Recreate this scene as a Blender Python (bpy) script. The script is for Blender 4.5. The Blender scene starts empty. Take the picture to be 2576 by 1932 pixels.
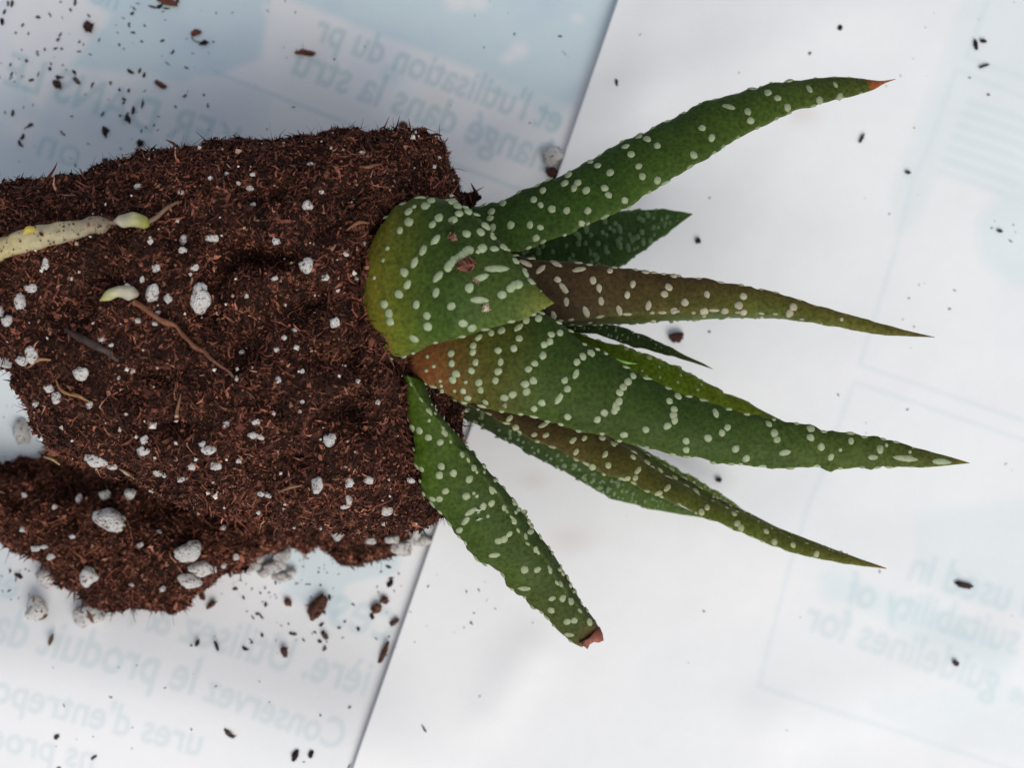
import bpy, math, random
import numpy as np
from mathutils import Vector, Matrix
from mathutils.bvhtree import BVHTree

sc = bpy.context.scene
COL = sc.collection
rng = np.random.default_rng(7)
random.seed(7)

# ------------------------------------------------------------------ camera
H = 0.20                      # camera height over the table (m)
W = 0.150                     # width of table seen (m)
S = W / 2576.0                # metres per reference unit on the table
cam = bpy.data.objects.new('camera', bpy.data.cameras.new('camera'))
COL.objects.link(cam)
cam.location = (0, 0, H)
cam.rotation_euler = (0, 0, 0)
cam.data.sensor_fit = 'HORIZONTAL'
cam.data.sensor_width = 36
cam.data.lens = 36 * H / W
cam.data.clip_start = 0.005
cam.data.clip_end = 20
cam.data.dof.use_dof = True
cam.data.dof.focus_distance = H - 0.034
cam.data.dof.aperture_fstop = 24.0
sc.camera = cam

# ------------------------------------------------------------------ light
w = bpy.data.worlds.new('World'); sc.world = w; w.use_nodes = True
bg = w.node_tree.nodes['Background']
bg.inputs[0].default_value = (0.80, 0.87, 1.0, 1)
bg.inputs[1].default_value = 0.46

def area(name, loc, target, sx, sy, power, col):
    l = bpy.data.lights.new(name, 'AREA'); l.shape = 'RECTANGLE'; l.size = sx; l.size_y = sy
    l.energy = power; l.color = col
    o = bpy.data.objects.new(name, l); COL.objects.link(o)
    o.location = loc
    o.rotation_euler = (Vector(target) - Vector(loc)).to_track_quat('-Z', 'Y').to_euler()
    return o
area('window_light', (0.36, -0.74, 0.94), (0, 0, 0), 0.95, 0.85, 13.6, (1.0, 0.955, 0.885))

vs = sc.view_settings
vs.view_transform = 'Standard'; vs.look = 'None'; vs.gamma = 1.0; vs.use_curve_mapping = False
vs.exposure = 0.10
sc.render.engine = 'CYCLES'
sc.cycles.use_denoising = True
sc.cycles.max_bounces = 8

# ------------------------------------------------------------------ helpers
def P(u, v, z=0.0):
    f = (H - z) / H
    return Vector(((u - 1288) * S * f, (966 - v) * S * f, z))

def _hash(ix, iy, iz, seed):
    h = (ix * 374761393 + iy * 668265263 + iz * 2147483647 + seed * 974634777) & 0xffffffff
    h = ((h ^ (h >> 13)) * 1274126177) & 0xffffffff
    h = ((h ^ (h >> 16)) * 2246822519) & 0xffffffff
    return ((h ^ (h >> 15)) & 0xffffff) / float(0xffffff)

def vnoise(p, scale, seed=0):
    """value noise in [-1,1]; p (n,3)"""
    q = np.asarray(p, float) / scale + 1000.0
    i = np.floor(q).astype(np.int64); f = q - i
    f = f * f * (3 - 2 * f)
    out = 0
    for dx in (0, 1):
        for dy in (0, 1):
            for dz in (0, 1):
                wgt = (f[:, 0] if dx else 1 - f[:, 0]) * (f[:, 1] if dy else 1 - f[:, 1]) * (f[:, 2] if dz else 1 - f[:, 2])
                out = out + wgt * _hash(i[:, 0] + dx, i[:, 1] + dy, i[:, 2] + dz, seed)
    return out * 2 - 1

def fbm(p, scale, seed=0, octs=3):
    a, tot, o = 1.0, 0.0, 0
    for k in range(octs):
        o = o + a * vnoise(p, scale / 2 ** k, seed + k * 17); tot += a; a *= .5
    return o / tot

def mesh_np(name, verts, faces, mat=None, col=None, smooth=True):
    """verts (n,3), faces (m,k) array with constant k, or list"""
    me = bpy.data.meshes.new(name)
    verts = np.asarray(verts, np.float32)
    if isinstance(faces, np.ndarray):
        m, k = faces.shape
        me.vertices.add(len(verts)); me.vertices.foreach_set('co', verts.ravel())
        me.loops.add(m * k); me.loops.foreach_set('vertex_index', faces.astype(np.int32).ravel())
        me.polygons.add(m)
        me.polygons.foreach_set('loop_start', np.arange(0, m * k, k, dtype=np.int32))
        me.update(calc_edges=True); me.validate()
    else:
        me.from_pydata([tuple(map(float, x)) for x in verts], [], faces); me.update()
    me.polygons.foreach_set('use_smooth', np.full(len(me.polygons), smooth, bool))
    if col is not None:
        c = np.ones((len(verts), 4), np.float32); c[:, :3] = col
        a = me.color_attributes.new('col', 'FLOAT_COLOR', 'POINT')
        a.data.foreach_set('color', c.ravel())
    if mat: me.materials.append(mat)
    return me

def obj(name, me, parent=None, **props):
    o = bpy.data.objects.new(name, me); COL.objects.link(o)
    if parent: o.parent = parent
    for k, v in props.items(): o[k] = v
    return o

def empty(name, loc, **props):
    o = bpy.data.objects.new(name, None); COL.objects.link(o); o.location = loc
    o.empty_display_size = .005
    for k, v in props.items(): o[k] = v
    return o

def put(o, parent):
    """parent without moving (parent has only a translation)"""
    o.parent = parent
    o.matrix_parent_inverse = Matrix.Translation(-Vector(parent.location))

# ------------------------------------------------------------------ materials
def nodes(name):
    m = bpy.data.materials.new(name); m.use_nodes = True
    nt = m.node_tree; b = nt.nodes['Principled BSDF']
    return m, nt, b

def add(nt, typ, **kw):
    n = nt.nodes.new(typ)
    for k, v in kw.items(): setattr(n, k, v)
    return n

def attr_material(name, rough=.6, spec=.3, nscale=900, namt=.12, bump=.0, bscale=2500, sss=0.0, sssr=(1, .6, .2), rough_var=0.0, bdist=0.0002):
    m, nt, b = nodes(name)
    a = add(nt, 'ShaderNodeAttribute', attribute_name='col')
    tc = add(nt, 'ShaderNodeTexCoord')
    n = add(nt, 'ShaderNodeTexNoise'); n.inputs['Scale'].default_value = nscale; n.inputs['Detail'].default_value = 3
    nt.links.new(tc.outputs['Object'], n.inputs['Vector'])
    mr = add(nt, 'ShaderNodeMapRange'); mr.inputs[1].default_value = .25; mr.inputs[2].default_value = .75
    mr.inputs[3].default_value = 1 - namt; mr.inputs[4].default_value = 1 + namt
    nt.links.new(n.outputs['Fac'], mr.inputs[0])
    mx = add(nt, 'ShaderNodeVectorMath', operation='SCALE')
    nt.links.new(a.outputs['Color'], mx.inputs[0]); nt.links.new(mr.outputs[0], mx.inputs['Scale'])
    nt.links.new(mx.outputs[0], b.inputs['Base Color'])
    b.inputs['Roughness'].default_value = rough
    b.inputs['Specular IOR Level'].default_value = spec
    if rough_var:
        n3 = add(nt, 'ShaderNodeTexNoise'); n3.inputs['Scale'].default_value = 260; n3.inputs['Detail'].default_value = 4
        nt.links.new(tc.outputs['Object'], n3.inputs['Vector'])
        r = add(nt, 'ShaderNodeMapRange'); r.inputs[1].default_value = .3; r.inputs[2].default_value = .7
        r.inputs[3].default_value = rough - rough_var; r.inputs[4].default_value = rough + rough_var
        nt.links.new(n3.outputs['Fac'], r.inputs[0]); nt.links.new(r.outputs[0], b.inputs['Roughness'])
    if bump:
        n2 = add(nt, 'ShaderNodeTexNoise'); n2.inputs['Scale'].default_value = bscale; n2.inputs['Detail'].default_value = 3
        nt.links.new(tc.outputs['Object'], n2.inputs['Vector'])
        bp = add(nt, 'ShaderNodeBump'); bp.inputs['Strength'].default_value = bump; bp.inputs['Distance'].default_value = bdist
        nt.links.new(n2.outputs['Fac'], bp.inputs['Height']); nt.links.new(bp.outputs[0], b.inputs['Normal'])
    if sss:
        b.inputs['Subsurface Weight'].default_value = sss
        b.inputs['Subsurface Radius'].default_value = sssr
        b.inputs['Subsurface Scale'].default_value = .0012
    return m

M_PAPER = attr_material('printed_paper', rough=.55, spec=.25, nscale=420, namt=.012, bump=.15, bscale=1400, bdist=.00008)
M_LEAF = attr_material('succulent_leaf', rough=.56, spec=.09, nscale=2000, namt=.42, bump=.4, bscale=2400, sss=.06, sssr=(.6, 1, .1), rough_var=.09)
M_TUB = attr_material('tubercle', rough=.55, spec=.22, nscale=1800, namt=.22, bump=.2, bscale=3000, sss=.08, sssr=(1, 1, .6))
M_SOIL = attr_material('peat_body', rough=.95, spec=.05, nscale=1200, namt=.4, bump=.8, bscale=1800, bdist=.0006)
M_FIB = attr_material('peat_fibre', rough=.75, spec=.18, nscale=2500, namt=.25)
M_ROOT = attr_material('pale_root', rough=.55, spec=.3, nscale=1500, namt=.15, bump=.4, bscale=2500, sss=.2, sssr=(1, .8, .4))

def perlite_material():
    m, nt, b = nodes('perlite')
    tc = add(nt, 'ShaderNodeTexCoord'); oi = add(nt, 'ShaderNodeObjectInfo')
    v = add(nt, 'ShaderNodeVectorMath', operation='ADD'); nt.links.new(tc.outputs['Object'], v.inputs[0])
    sc_ = add(nt, 'ShaderNodeVectorMath', operation='SCALE'); nt.links.new(oi.outputs['Location'], sc_.inputs[0]); sc_.inputs['Scale'].default_value = 37
    nt.links.new(sc_.outputs[0], v.inputs[1])
    n = add(nt, 'ShaderNodeTexNoise'); n.inputs['Scale'].default_value = 2.6; n.inputs['Detail'].default_value = 5; n.inputs['Roughness'].default_value = .65
    nt.links.new(v.outputs[0], n.inputs['Vector'])
    cr = add(nt, 'ShaderNodeValToRGB'); e = cr.color_ramp.elements
    e[0].position = .38; e[0].color = (.16, .075, .045, 1); e[1].position = .47; e[1].color = (.86, .83, .80, 1)
    k = e.new(.42); k.color = (.60, .52, .47, 1)
    nt.links.new(n.outputs['Fac'], cr.inputs[0]); nt.links.new(cr.outputs[0], b.inputs['Base Color'])
    b.inputs['Roughness'].default_value = .85; b.inputs['Specular IOR Level'].default_value = .2
    n2 = add(nt, 'ShaderNodeTexNoise'); n2.inputs['Scale'].default_value = 7; n2.inputs['Detail'].default_value = 4
    nt.links.new(v.outputs[0], n2.inputs['Vector'])
    bp = add(nt, 'ShaderNodeBump'); bp.inputs['Strength'].default_value = .6; bp.inputs['Distance'].default_value = .15
    nt.links.new(n2.outputs['Fac'], bp.inputs['Height']); nt.links.new(bp.outputs[0], b.inputs['Normal'])
    return m
M_PERL = perlite_material()

def wood_material():
    m, nt, b = nodes('table_wood')
    tc = add(nt, 'ShaderNodeTexCoord')
    n = add(nt, 'ShaderNodeTexNoise'); n.inputs['Scale'].default_value = 14; n.inputs['Detail'].default_value = 6
    mp = add(nt, 'ShaderNodeMapping'); mp.inputs['Scale'].default_value = (1, 12, 1)
    nt.links.new(tc.outputs['Object'], mp.inputs[0]); nt.links.new(mp.outputs[0], n.inputs['Vector'])
    cr = add(nt, 'ShaderNodeValToRGB'); e = cr.color_ramp.elements
    e[0].color = (.22, .15, .1, 1); e[1].color = (.42, .31, .22, 1)
    nt.links.new(n.outputs['Fac'], cr.inputs[0]); nt.links.new(cr.outputs[0], b.inputs['Base Color'])
    b.inputs['Roughness'].default_value = .6
    return m

# ------------------------------------------------------------------ the paper: height
def ss(x, a, b):
    t = np.clip((x - a) / (b - a), 0, 1); return t * t * (3 - 2 * t)

def uv_of(x, y):
    return x / S + 1288, 966 - y / S

def h_left(x, y):
    x = np.asarray(x, float); y = np.asarray(y, float)
    p = np.stack([x, y, 0 * x], 1)
    h = .0006 * fbm(p, .045, 3, 2) + .0006
    u, v = uv_of(x, y)
    # soft fold running across the lower left corner
    d = (v - (1672 + .155 * u + .00008 * u * u)) * S           # >0 below the fold line
    m = 1 - ss(u, 860, 1250)
    h = h + m * .0052 * np.exp(-np.where(d > 0, d / .017, -d / .013) ** 2 * 1.0)
    # second faint fold above the root ball
    d2 = (v - (60 + .36 * u)) * S
    h = h + .0007 * np.exp(-(d2 / .010) ** 2) * (1 - ss(u, 1000, 1400))
    return h

E0 = np.array([(1554 - 1288) * S, 966 * S]); E1 = np.array([(890 - 1288) * S, -966 * S])
EY = (E0 - E1) / np.linalg.norm(E0 - E1); EX = np.array([EY[1], -EY[0]])

def h_right(x, y):
    x = np.asarray(x, float); y = np.asarray(y, float)
    xl = (x - E1[0]) * EX[0] + (y - E1[1]) * EX[1]
    yl = (x - E1[0]) * EY[0] + (y - E1[1]) * EY[1]
    p = np.stack([x, y, 0 * x + .3], 1)
    h = h_left(x, y) + .0004
    h = h + .0011 * np.exp(-xl / .012) * (.45 + .55 * ss(yl, .05, .10) + .2 * np.sin(yl * 60))
    h = h + .0009 * (1 + fbm(p, .05, 21, 2)) * ss(xl, 0, .03) + .00022 * fbm(p, .012, 9, 2) * ss(xl, 0.004, .02)
    # shallow crumple ridges
    for (ua, va, ub, vb, amp, sg) in ((1640, 70, 1560, 420, .0006, .0045), (1240, 1790, 1330, 1640, .0006, .004), (1780, 1330, 2250, 1460, .0005, .007),
                                  (1980, 1800, 2500, 1650, .0006, .006), (1900, 60, 2200, 20, .0004, .006)):
        a = np.array(P(ua, va)[:2]); b = np.array(P(ub, vb)[:2]); ab = b - a
        t = np.clip(((x - a[0]) * ab[0] + (y - a[1]) * ab[1]) / ab.dot(ab), 0, 1)
        dd = np.hypot(x - a[0] - t * ab[0], y - a[1] - t * ab[1])
        h = h + amp * np.exp(-(dd / sg) ** 2)
    return h

def on_right(x, y):
    return (x - E1[0]) * EX[0] + (y - E1[1]) * EX[1] > 0

def h_paper(x, y):
    return float(h_right([x], [y])[0] if on_right(x, y) else h_left([x], [y])[0])

# ------------------------------------------------------------------ the paper: print showing through from the back
R0, RS = -320, 2.0
RW, RH = int((2576 + 640) / RS), int((1932 + 640) / RS)

def gblur(a, sig):
    r = int(3 * sig) + 1
    k = np.exp(-.5 * (np.arange(-r, r + 1) / sig) ** 2); k /= k.sum()
    for ax in (0, 1):
        pad = [(0, 0), (0, 0)]; pad[ax] = (r, r)
        b = np.pad(a, pad, 'edge'); o = 0
        for i, kk in enumerate(k):
            o = o + kk * (b[i:i + a.shape[0], :] if ax == 0 else b[:, i:i + a.shape[1]])
        a = o
    return a

GU, GV = np.meshgrid(R0 + (np.arange(RW) + .5) * RS, R0 + (np.arange(RH) + .5) * RS)

def poly_mask(pts):
    inside = np.zeros(GU.shape, bool); n = len(pts)
    for i in range(n):
        x1, y1 = pts[i]; x2, y2 = pts[(i + 1) % n]
        if y1 == y2: continue
        c = ((y1 > GV) != (y2 > GV)) & (GU < (x2 - x1) * (GV - y1) / (y2 - y1) + x1)
        inside ^= c
    return inside.astype(float)

def line_mask(x1, y1, x2, y2, wd):
    dx, dy = x2 - x1, y2 - y1; L2 = dx * dx + dy * dy
    t = np.clip(((GU - x1) * dx + (GV - y1) * dy) / L2, 0, 1)
    return (np.hypot(GU - x1 - t * dx, GV - y1 - t * dy) < wd / 2).astype(float)

def tri_fill(img, a, b, c):
    x0 = max(int(min(a[0], b[0], c[0])) - 1, 0); x1 = min(int(max(a[0], b[0], c[0])) + 2, RW)
    y0 = max(int(min(a[1], b[1], c[1])) - 1, 0); y1 = min(int(max(a[1], b[1], c[1])) + 2, RH)
    if x1 <= x0 or y1 <= y0: return
    X, Y = np.meshgrid(np.arange(x0, x1) + .5, np.arange(y0, y1) + .5)
    def e(p, q): return (q[0] - p[0]) * (Y - p[1]) - (q[1] - p[1]) * (X - p[0])
    s1, s2, s3 = e(a, b), e(b, c), e(c, a)
    m = ((s1 >= 0) & (s2 >= 0) & (s3 >= 0)) | ((s1 <= 0) & (s2 <= 0) & (s3 <= 0))
    img[y0:y1, x0:x1] = np.maximum(img[y0:y1, x0:x1], m)

def text_mask(img, s, r, l, bold=0.0, vs_=1.0):
    """mirrored writing: starts at r (its right end on the paper) and runs to l"""
    cu = bpy.data.curves.new('t', 'FONT'); cu.body = s; cu.size = 1; cu.resolution_u = 3; cu.offset = bold
    o = bpy.data.objects.new('t', cu); COL.objects.link(o)
    dg = bpy.context.evaluated_depsgraph_get()
    me = o.evaluated_get(dg).to_mesh()
    co = np.empty(len(me.vertices) * 3); me.vertices.foreach_get('co', co); co = co.reshape(-1, 3)[:, :2]
    me.calc_loop_triangles()
    tr = np.empty(len(me.loop_triangles) * 3, np.int32); me.loop_triangles.foreach_get('vertices', tr); tr = tr.reshape(-1, 3)
    co = co.copy(); o.to_mesh_clear(); bpy.data.objects.remove(o); bpy.data.curves.remove(cu)
    if not len(co): return
    co[:, 0] -= co[:, 0].min(); wd = co[:, 0].max()
    d = np.array([l[0] - r[0], l[1] - r[1]], float); L = np.hypot(*d); d /= L
    up = np.array([-d[1], d[0]])
    if up[1] > 0: up = -up
    k = L / wd
    px = r[0] + d[0] * co[:, 0] * k + up[0] * co[:, 1] * k * vs_
    py = r[1] + d[1] * co[:, 0] * k + up[1] * co[:, 1] * k * vs_
    q = np.stack([(px - R0) / RS, (py - R0) / RS], 1)
    for t in tr: tri_fill(img, q[t[0]], q[t[1]], q[t[2]])

def gnoise(scale, seed, octs=3):
    st_ = 4; gu, gv = GU[::st_, ::st_], GV[::st_, ::st_]
    n_ = fbm(np.stack([gu.ravel(), gv.ravel(), np.zeros(gu.size)], 1), scale, seed, octs).reshape(gu.shape)
    return gblur(np.repeat(np.repeat(n_, st_, 0), st_, 1)[:GU.shape[0], :GU.shape[1]], 2.2)

# left sheet -------------------------------------------------------
tL = np.zeros(GU.shape)
for s, r, l, b, vv in (
        ("et l'utilisation du pr", (1402, 338), (786, 98), .024, 1.28), ("hangé dans la stru", (1366, 432), (735, 186), .024, 1.28),
        ("KER DANS LE", (588, 404), (10, 210), .02, 1.15), ("on", (196, 425), (92, 390), .0, 1.0), ("no", (296, 30), (228, 6), .0, 1.0),
        ("ière. Utilisez & P", (925, 1738), (307, 1553), .022, 1.25), ("Conservez", (866, 1864), (527, 1739), .022, 1.25),
        ("le produit da", (506, 1728), (5, 1593), .022, 1.25), ("ures d'entrepo", (520, 1882), (12, 1740), .02, 1.25),
        ("ns prod", (253, 1925), (-4, 1862), .02, 1.25), ("ces", (985, 1612), (826, 1565), .02, 1.25), ("er", (60, 1500), (-20, 1478), .0, 1.0)):
    text_mask(tL, s, r, l, b, vv)
tL = np.maximum(tL, line_mask(548, 187, 1420, 522, 9) * .8)
tL = gblur(tL, 1.5)
blue = np.zeros(GU.shape)
blue = np.maximum(blue, poly_mask([(-320, -320), (1700, -320), (1560, 0), (1440, 270), (1210, 182), (990, 100), (800, 26), (690, -20), (672, 60), (660, 150), (560, 190), (500, 200), (470, 215), (380, 190), (300, 184), (180, 172), (215, 132),
                                   (240, 95), (268, 75), (285, 40), (215, -5), (200, -320)]))
blue = np.maximum(blue, .62 * poly_mask([(128, 236), (200, 236), (285, 265), (380, 330), (420, 360), (520, 430), (350, 470), (-320, 520), (-320, 215), (70, 212), (86, 262), (108, 280)]))
blue = np.maximum(blue, .35 * poly_mask([(380, 190), (470, 215), (545, 190), (690, 250), (660, 380), (560, 420), (430, 360), (370, 300), (300, 250)]))
blue = np.maximum(blue, .55 * poly_mask([(1210, 178), (1440, 262), (1400, 330), (1330, 260), (1215, 225)]))
blue = np.maximum(blue, .6 * poly_mask([(960, 160), (1010, 170), (1000, 215), (955, 200)]))
blue = np.maximum(blue, .75 * poly_mask([(650, 1330), (900, 1300), (1010, 1400), (1000, 1440), (870, 1470), (850, 1560), (740, 1500), (640, 1400)]))
blue = np.maximum(blue, .45 * poly_mask([(-320, 940), (90, 930), (120, 1200), (20, 1290), (60, 1500), (-320, 1560)]))
for cx, cy, rr in ((1150, 5, 34), (1305, 128, 26), (1275, 150, 20), (690, 25, 30), (1452, 48, 14), (60, 330, 45), (1205, 10, 26)):
    blue *= 1 - .9 * np.exp(-(np.hypot(GU - cx, (GV - cy) * 1.3) / rr) ** 4)
nz = gnoise(170, 5, 3)
blue = gblur(np.clip(blue * (1 + .12 * nz) + .16 * np.clip(nz + .1, 0, 1) * (1 - blue), 0, 1), 3.5)
lav = gblur(np.clip(gnoise(120, 31, 2) * 1.5, 0, 1), 3) * (1 - ss(GV, 450, 650))  # lavender shadow tone around the text rows, blotched into the paper colour
white = np.array([.80, .795, .80])
ink = np.stack([1 - .25 * blue, 1 - .12 * blue, 1 - .075 * blue], 2)
tw = tL * (1 - .35 * ss(GV, 1300, 1500))
ink *= np.stack([1 - .25 * tw, 1 - .155 * tw, 1 - .135 * tw], 2)
ink *= np.stack([1 - .10 * lav, 1 - .085 * lav, 1 - .03 * lav], 2)
stain = np.exp(-(np.hypot(GU - 800, GV - 105) / 40) ** 2) * .5 + np.exp(-(np.hypot(GU - 1100, GV - 255) / 26) ** 2)
ink *= np.stack([1 - .01 * stain, 1 - .05 * stain, 1 - .09 * stain], 2)
PRINT_L = white * ink

# right sheet ------------------------------------------------------
tR = np.zeros(GU.shape)
for s, r, l, b, vv in (("guidelines for", (2492, 1742), (2008, 1574), .024, 1.25), ("the", (2600, 1780), (2520, 1752), .022, 1.25),
                       ("suitability of", (2540, 1640), (2110, 1508), .022, 1.28), ("n used in", (2590, 1556), (2270, 1452), .022, 1.25)):
    text_mask(tR, s, r, l, b, vv)
tR *= .8
for a in ((2241, 644, 2155, 918), (2392, 183, 2338, 342), (2338, 342, 2284, 467), (2284, 467, 2241, 644), (2155, 918, 2640, 1084), (2140, 961, 2640, 1132), (2140, 961, 2062, 1188),
          (2062, 1188, 2019, 1288), (2019, 1288, 1984, 1401), (1984, 1401, 1903, 1720), (1903, 1720, 2560, 1936), (2480, -10, 2418, 152), (2418, 152, 2600, 218), (2400, 186, 2600, 268)):
    tR = np.maximum(tR, line_mask(*a, 9) * (.62 if a[1] > 500 else .4))
for k in range(7):
    u0, v0 = 2424 - 12 * k, 262 + 29 * k
    tR = np.maximum(tR, line_mask(u0, v0, u0 + 150 + 12 * (k % 3), v0 + 50 + 4 * (k % 3), 15) * .42)
    tR = np.maximum(tR, line_mask(u0 + 120, v0 + 42, u0 + 300, v0 + 105, 12) * .22)
tR = gblur(tR, 2.4)
b2 = np.zeros(GU.shape)
b2 = np.maximum(b2, .75 * poly_mask([(2440, 560), (2520, 470), (2900, 560), (2900, 770), (2540, 720), (2490, 690), (2450, 640)]))
b2 = np.maximum(b2, .55 * poly_mask([(2440, -100), (2900, -100), (2900, 520), (2480, 480), (2350, 430), (2300, 560), (2250, 600), (2230, 480), (2330, 240)]))
b2 = np.maximum(b2, .5 * poly_mask([(2290, 1290), (2700, 1240), (2700, 1560), (2360, 1500), (2290, 1420)]))
b2 = np.maximum(b2, .7 * poly_mask([(2050, 1440), (2110, 1420), (2150, 1470), (2300, 1500), (2420, 1560), (2540, 1640), (2500, 1690), (2300, 1610), (2160, 1520), (2060, 1505)]))
b2 = np.maximum(b2, .45 * poly_mask([(2160, 1760), (2500, 1700), (2600, 1760), (2560, 1900), (2300, 1850)]))
n2 = gnoise(210, 77, 3)
b2 = gblur(np.clip(b2 + .40 * np.clip(n2 + .05, 0, 1) * (.35 + .65 * ss(GU, 1700, 2300)), 0, 1), 7)
inkR = np.stack([1 - .16 * b2, 1 - .075 * b2, 1 - .055 * b2], 2) * np.stack([1 - .20 * tR, 1 - .115 * tR, 1 - .095 * tR], 2)
sm = gblur((gnoise(60, 55, 3) > .52).astype(float), 9) * .5
inkR *= np.stack([1 - .02 * sm, 1 - .035 * sm, 1 - .05 * sm], 2)
for (cx, cy, rr) in ((1340, 1205, 24), (1430, 1355, 34), (2010, 295, 24)):
    g = np.exp(-(np.hypot((GU - cx) * .6, GV - cy) / rr) ** 2)
    inkR *= np.stack([1 - .08 * g, 1 - .12 * g, 1 - .15 * g], 2)
PRINT_R = np.array([.81, .81, .815]) * inkR

def sample(img, x, y):
    u, v = uv_of(x, y)
    fx = np.clip((u - R0) / RS - .5, 0, RW - 1.001); fy = np.clip((v - R0) / RS - .5, 0, RH - 1.001)
    ix = fx.astype(int); iy = fy.astype(int); tx = (fx - ix)[:, None]; ty = (fy - iy)[:, None]
    return (img[iy, ix] * (1 - tx) + img[iy, ix + 1] * tx) * (1 - ty) + (img[iy + 1, ix] * (1 - tx) + img[iy + 1, ix + 1] * tx) * ty

def axis(lo, hi, dlo, dhi, step):
    d = np.arange(max(lo, dlo), min(hi, dhi), step)
    a = np.linspace(lo, d[0], 8)[:-1] if lo < d[0] - 1e-6 else np.array([])
    b = np.linspace(d[-1], hi, 8)[1:] if hi > d[-1] + 1e-6 else np.array([])
    return np.concatenate([a, d, b])

def sheet(name, hf, img, xs, ys, frame, **props):
    X, Y = np.meshgrid(xs, ys); x = X.ravel(); y = Y.ravel()
    if frame is not None:
        o, ex, ey = frame
        x, y = o[0] + x * ex[0] + y * ey[0], o[1] + x * ex[1] + y * ey[1]
    z = hf(x, y)
    nx, ny = len(xs), len(ys)
    i = np.arange(nx - 1)[None, :] + nx * np.arange(ny - 1)[:, None]
    f = np.stack([i, i + 1, i + 1 + nx, i + nx], 2).reshape(-1, 4)
    me = mesh_np(name, np.stack([x, y, z], 1), f, M_PAPER, sample(img, x, y))
    o = obj(name, me, **props)
    md = o.modifiers.new('thickness', 'SOLIDIFY'); md.thickness = .00012; md.offset = -1
    return o

tb = mesh_np('tabletop', [(-.6, -.5, -.03), (.6, -.5, -.03), (.6, .5, -.03), (-.6, .5, -.03), (-.6, -.5, -.002), (.6, -.5, -.002), (.6, .5, -.002), (-.6, .5, -.002)],
             np.array([(0, 3, 2, 1), (4, 5, 6, 7), (0, 1, 5, 4), (1, 2, 6, 5), (2, 3, 7, 6), (3, 0, 4, 7)]), wood_material(), smooth=False)
obj('tabletop', tb, kind='structure', label='wooden table under the sheets of paper')

sheet('paper_sheet', h_left, PRINT_L, axis(-.20, .05, -.079, .026, .00026), axis(-.16, .16, -.060, .060, .00026), None,
      label='pale blue printed paper sheet with mirrored French words, under the soil ball', category='paper', group='sheets of paper spread on the table')
ry = np.linalg.norm(E0 - E1)
sheet('paper_sheet', h_right, PRINT_R, axis(0, .20, 0, .125, .00026), axis(-.10, ry + .10, -.022, ry + .024, .00026), (E1, EX, EY),
      label='white paper sheet with faint boxes and mirrored English words, under the leaves', category='paper', group='sheets of paper spread on the table')

# ------------------------------------------------------------------ soil: bodies covered with peat fibres
def loft(rows, closed_ends=True):
    rows = np.asarray(rows); n, m, _ = rows.shape
    v = rows.reshape(-1, 3)
    i = (np.arange(n - 1) * m)[:, None]; j = np.arange(m)[None, :]; j2 = (j + 1) % m
    f = np.stack([i + j, i + j2, i + m + j2, i + m + j], 2).reshape(-1, 4)
    return v, f

PEAT = np.array([(.020, .007, .005), (.048, .016, .010), (.094, .031, .019), (.160, .056, .033), (.25, .094, .057), (.38, .19, .125)])
PEATW = np.array([.22, .28, .26, .16, .065, .015])

def fibres(pts, nrm, length, width, lift=.35, seed=1, warm=None, tint=1.0, spread=.28):
    """curled ribbons of peat, one per point; returns verts, quads, colours"""
    r = np.random.default_rng(seed); n = len(pts)
    t = r.normal(size=(n, 3))
    fld = np.stack([vnoise(pts, .0022, seed + k) for k in (201, 202, 203)], 1)      # strands lie in wisps
    t = t * .55 + fld * 2.2
    t -= nrm * (t * nrm).sum(1)[:, None]; t /= np.linalg.norm(t, axis=1)[:, None] + 1e-9
    tilt = np.clip(r.normal(lift, spread, n), -.2, 1.2)[:, None]
    d = t * np.cos(tilt) + nrm * np.sin(tilt)
    side = np.cross(d, nrm + .6 * r.normal(size=(n, 3))); side /= np.linalg.norm(side, axis=1)[:, None] + 1e-9
    up = np.cross(side, d)
    L = length * np.exp(r.normal(0, .5, n)); Wd = width * np.exp(r.normal(0, .45, n))
    curl = r.normal(-.5, .8, n); bend = r.normal(0, .9, n); ph = r.uniform(0, 6.28, n); wob = r.uniform(0, .10, n)
    K = 5
    V = np.empty((n, K, 2, 3)); prof = np.array([.25, .9, 1.0, .75, .15])
    for k in range(K):
        s = k / (K - 1) - .4
        c = pts + d * (L * s)[:, None] + up * (L * (curl * s * s + wob * np.sin(9 * s + ph)))[:, None] + side * (L * (bend * s * s + wob * np.cos(8 * s + ph)))[:, None]
        a = (k - 2) * .35 * np.sign(bend)
        wv = (side * np.cos(a)[:, None] + up * np.sin(a)[:, None]) * (Wd * prof[k] * .5)[:, None]
        V[:, k, 0] = c - wv; V[:, k, 1] = c + wv
    base = (np.arange(n) * K * 2)[:, None]
    q = np.array([[2 * k, 2 * k + 1, 2 * k + 3, 2 * k + 2] for k in range(K - 1)])
    F = (base[:, :, None] + q[None]).reshape(-1, 4)
    ci = r.choice(len(PEAT), n, p=PEATW)
    col = PEAT[ci] * np.exp(r.normal(0, .22, n))[:, None] * tint
    if warm is not None: col = col * warm[:, None]
    return V.reshape(-1, 3), F, np.repeat(col, K * 2, axis=0)

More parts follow.
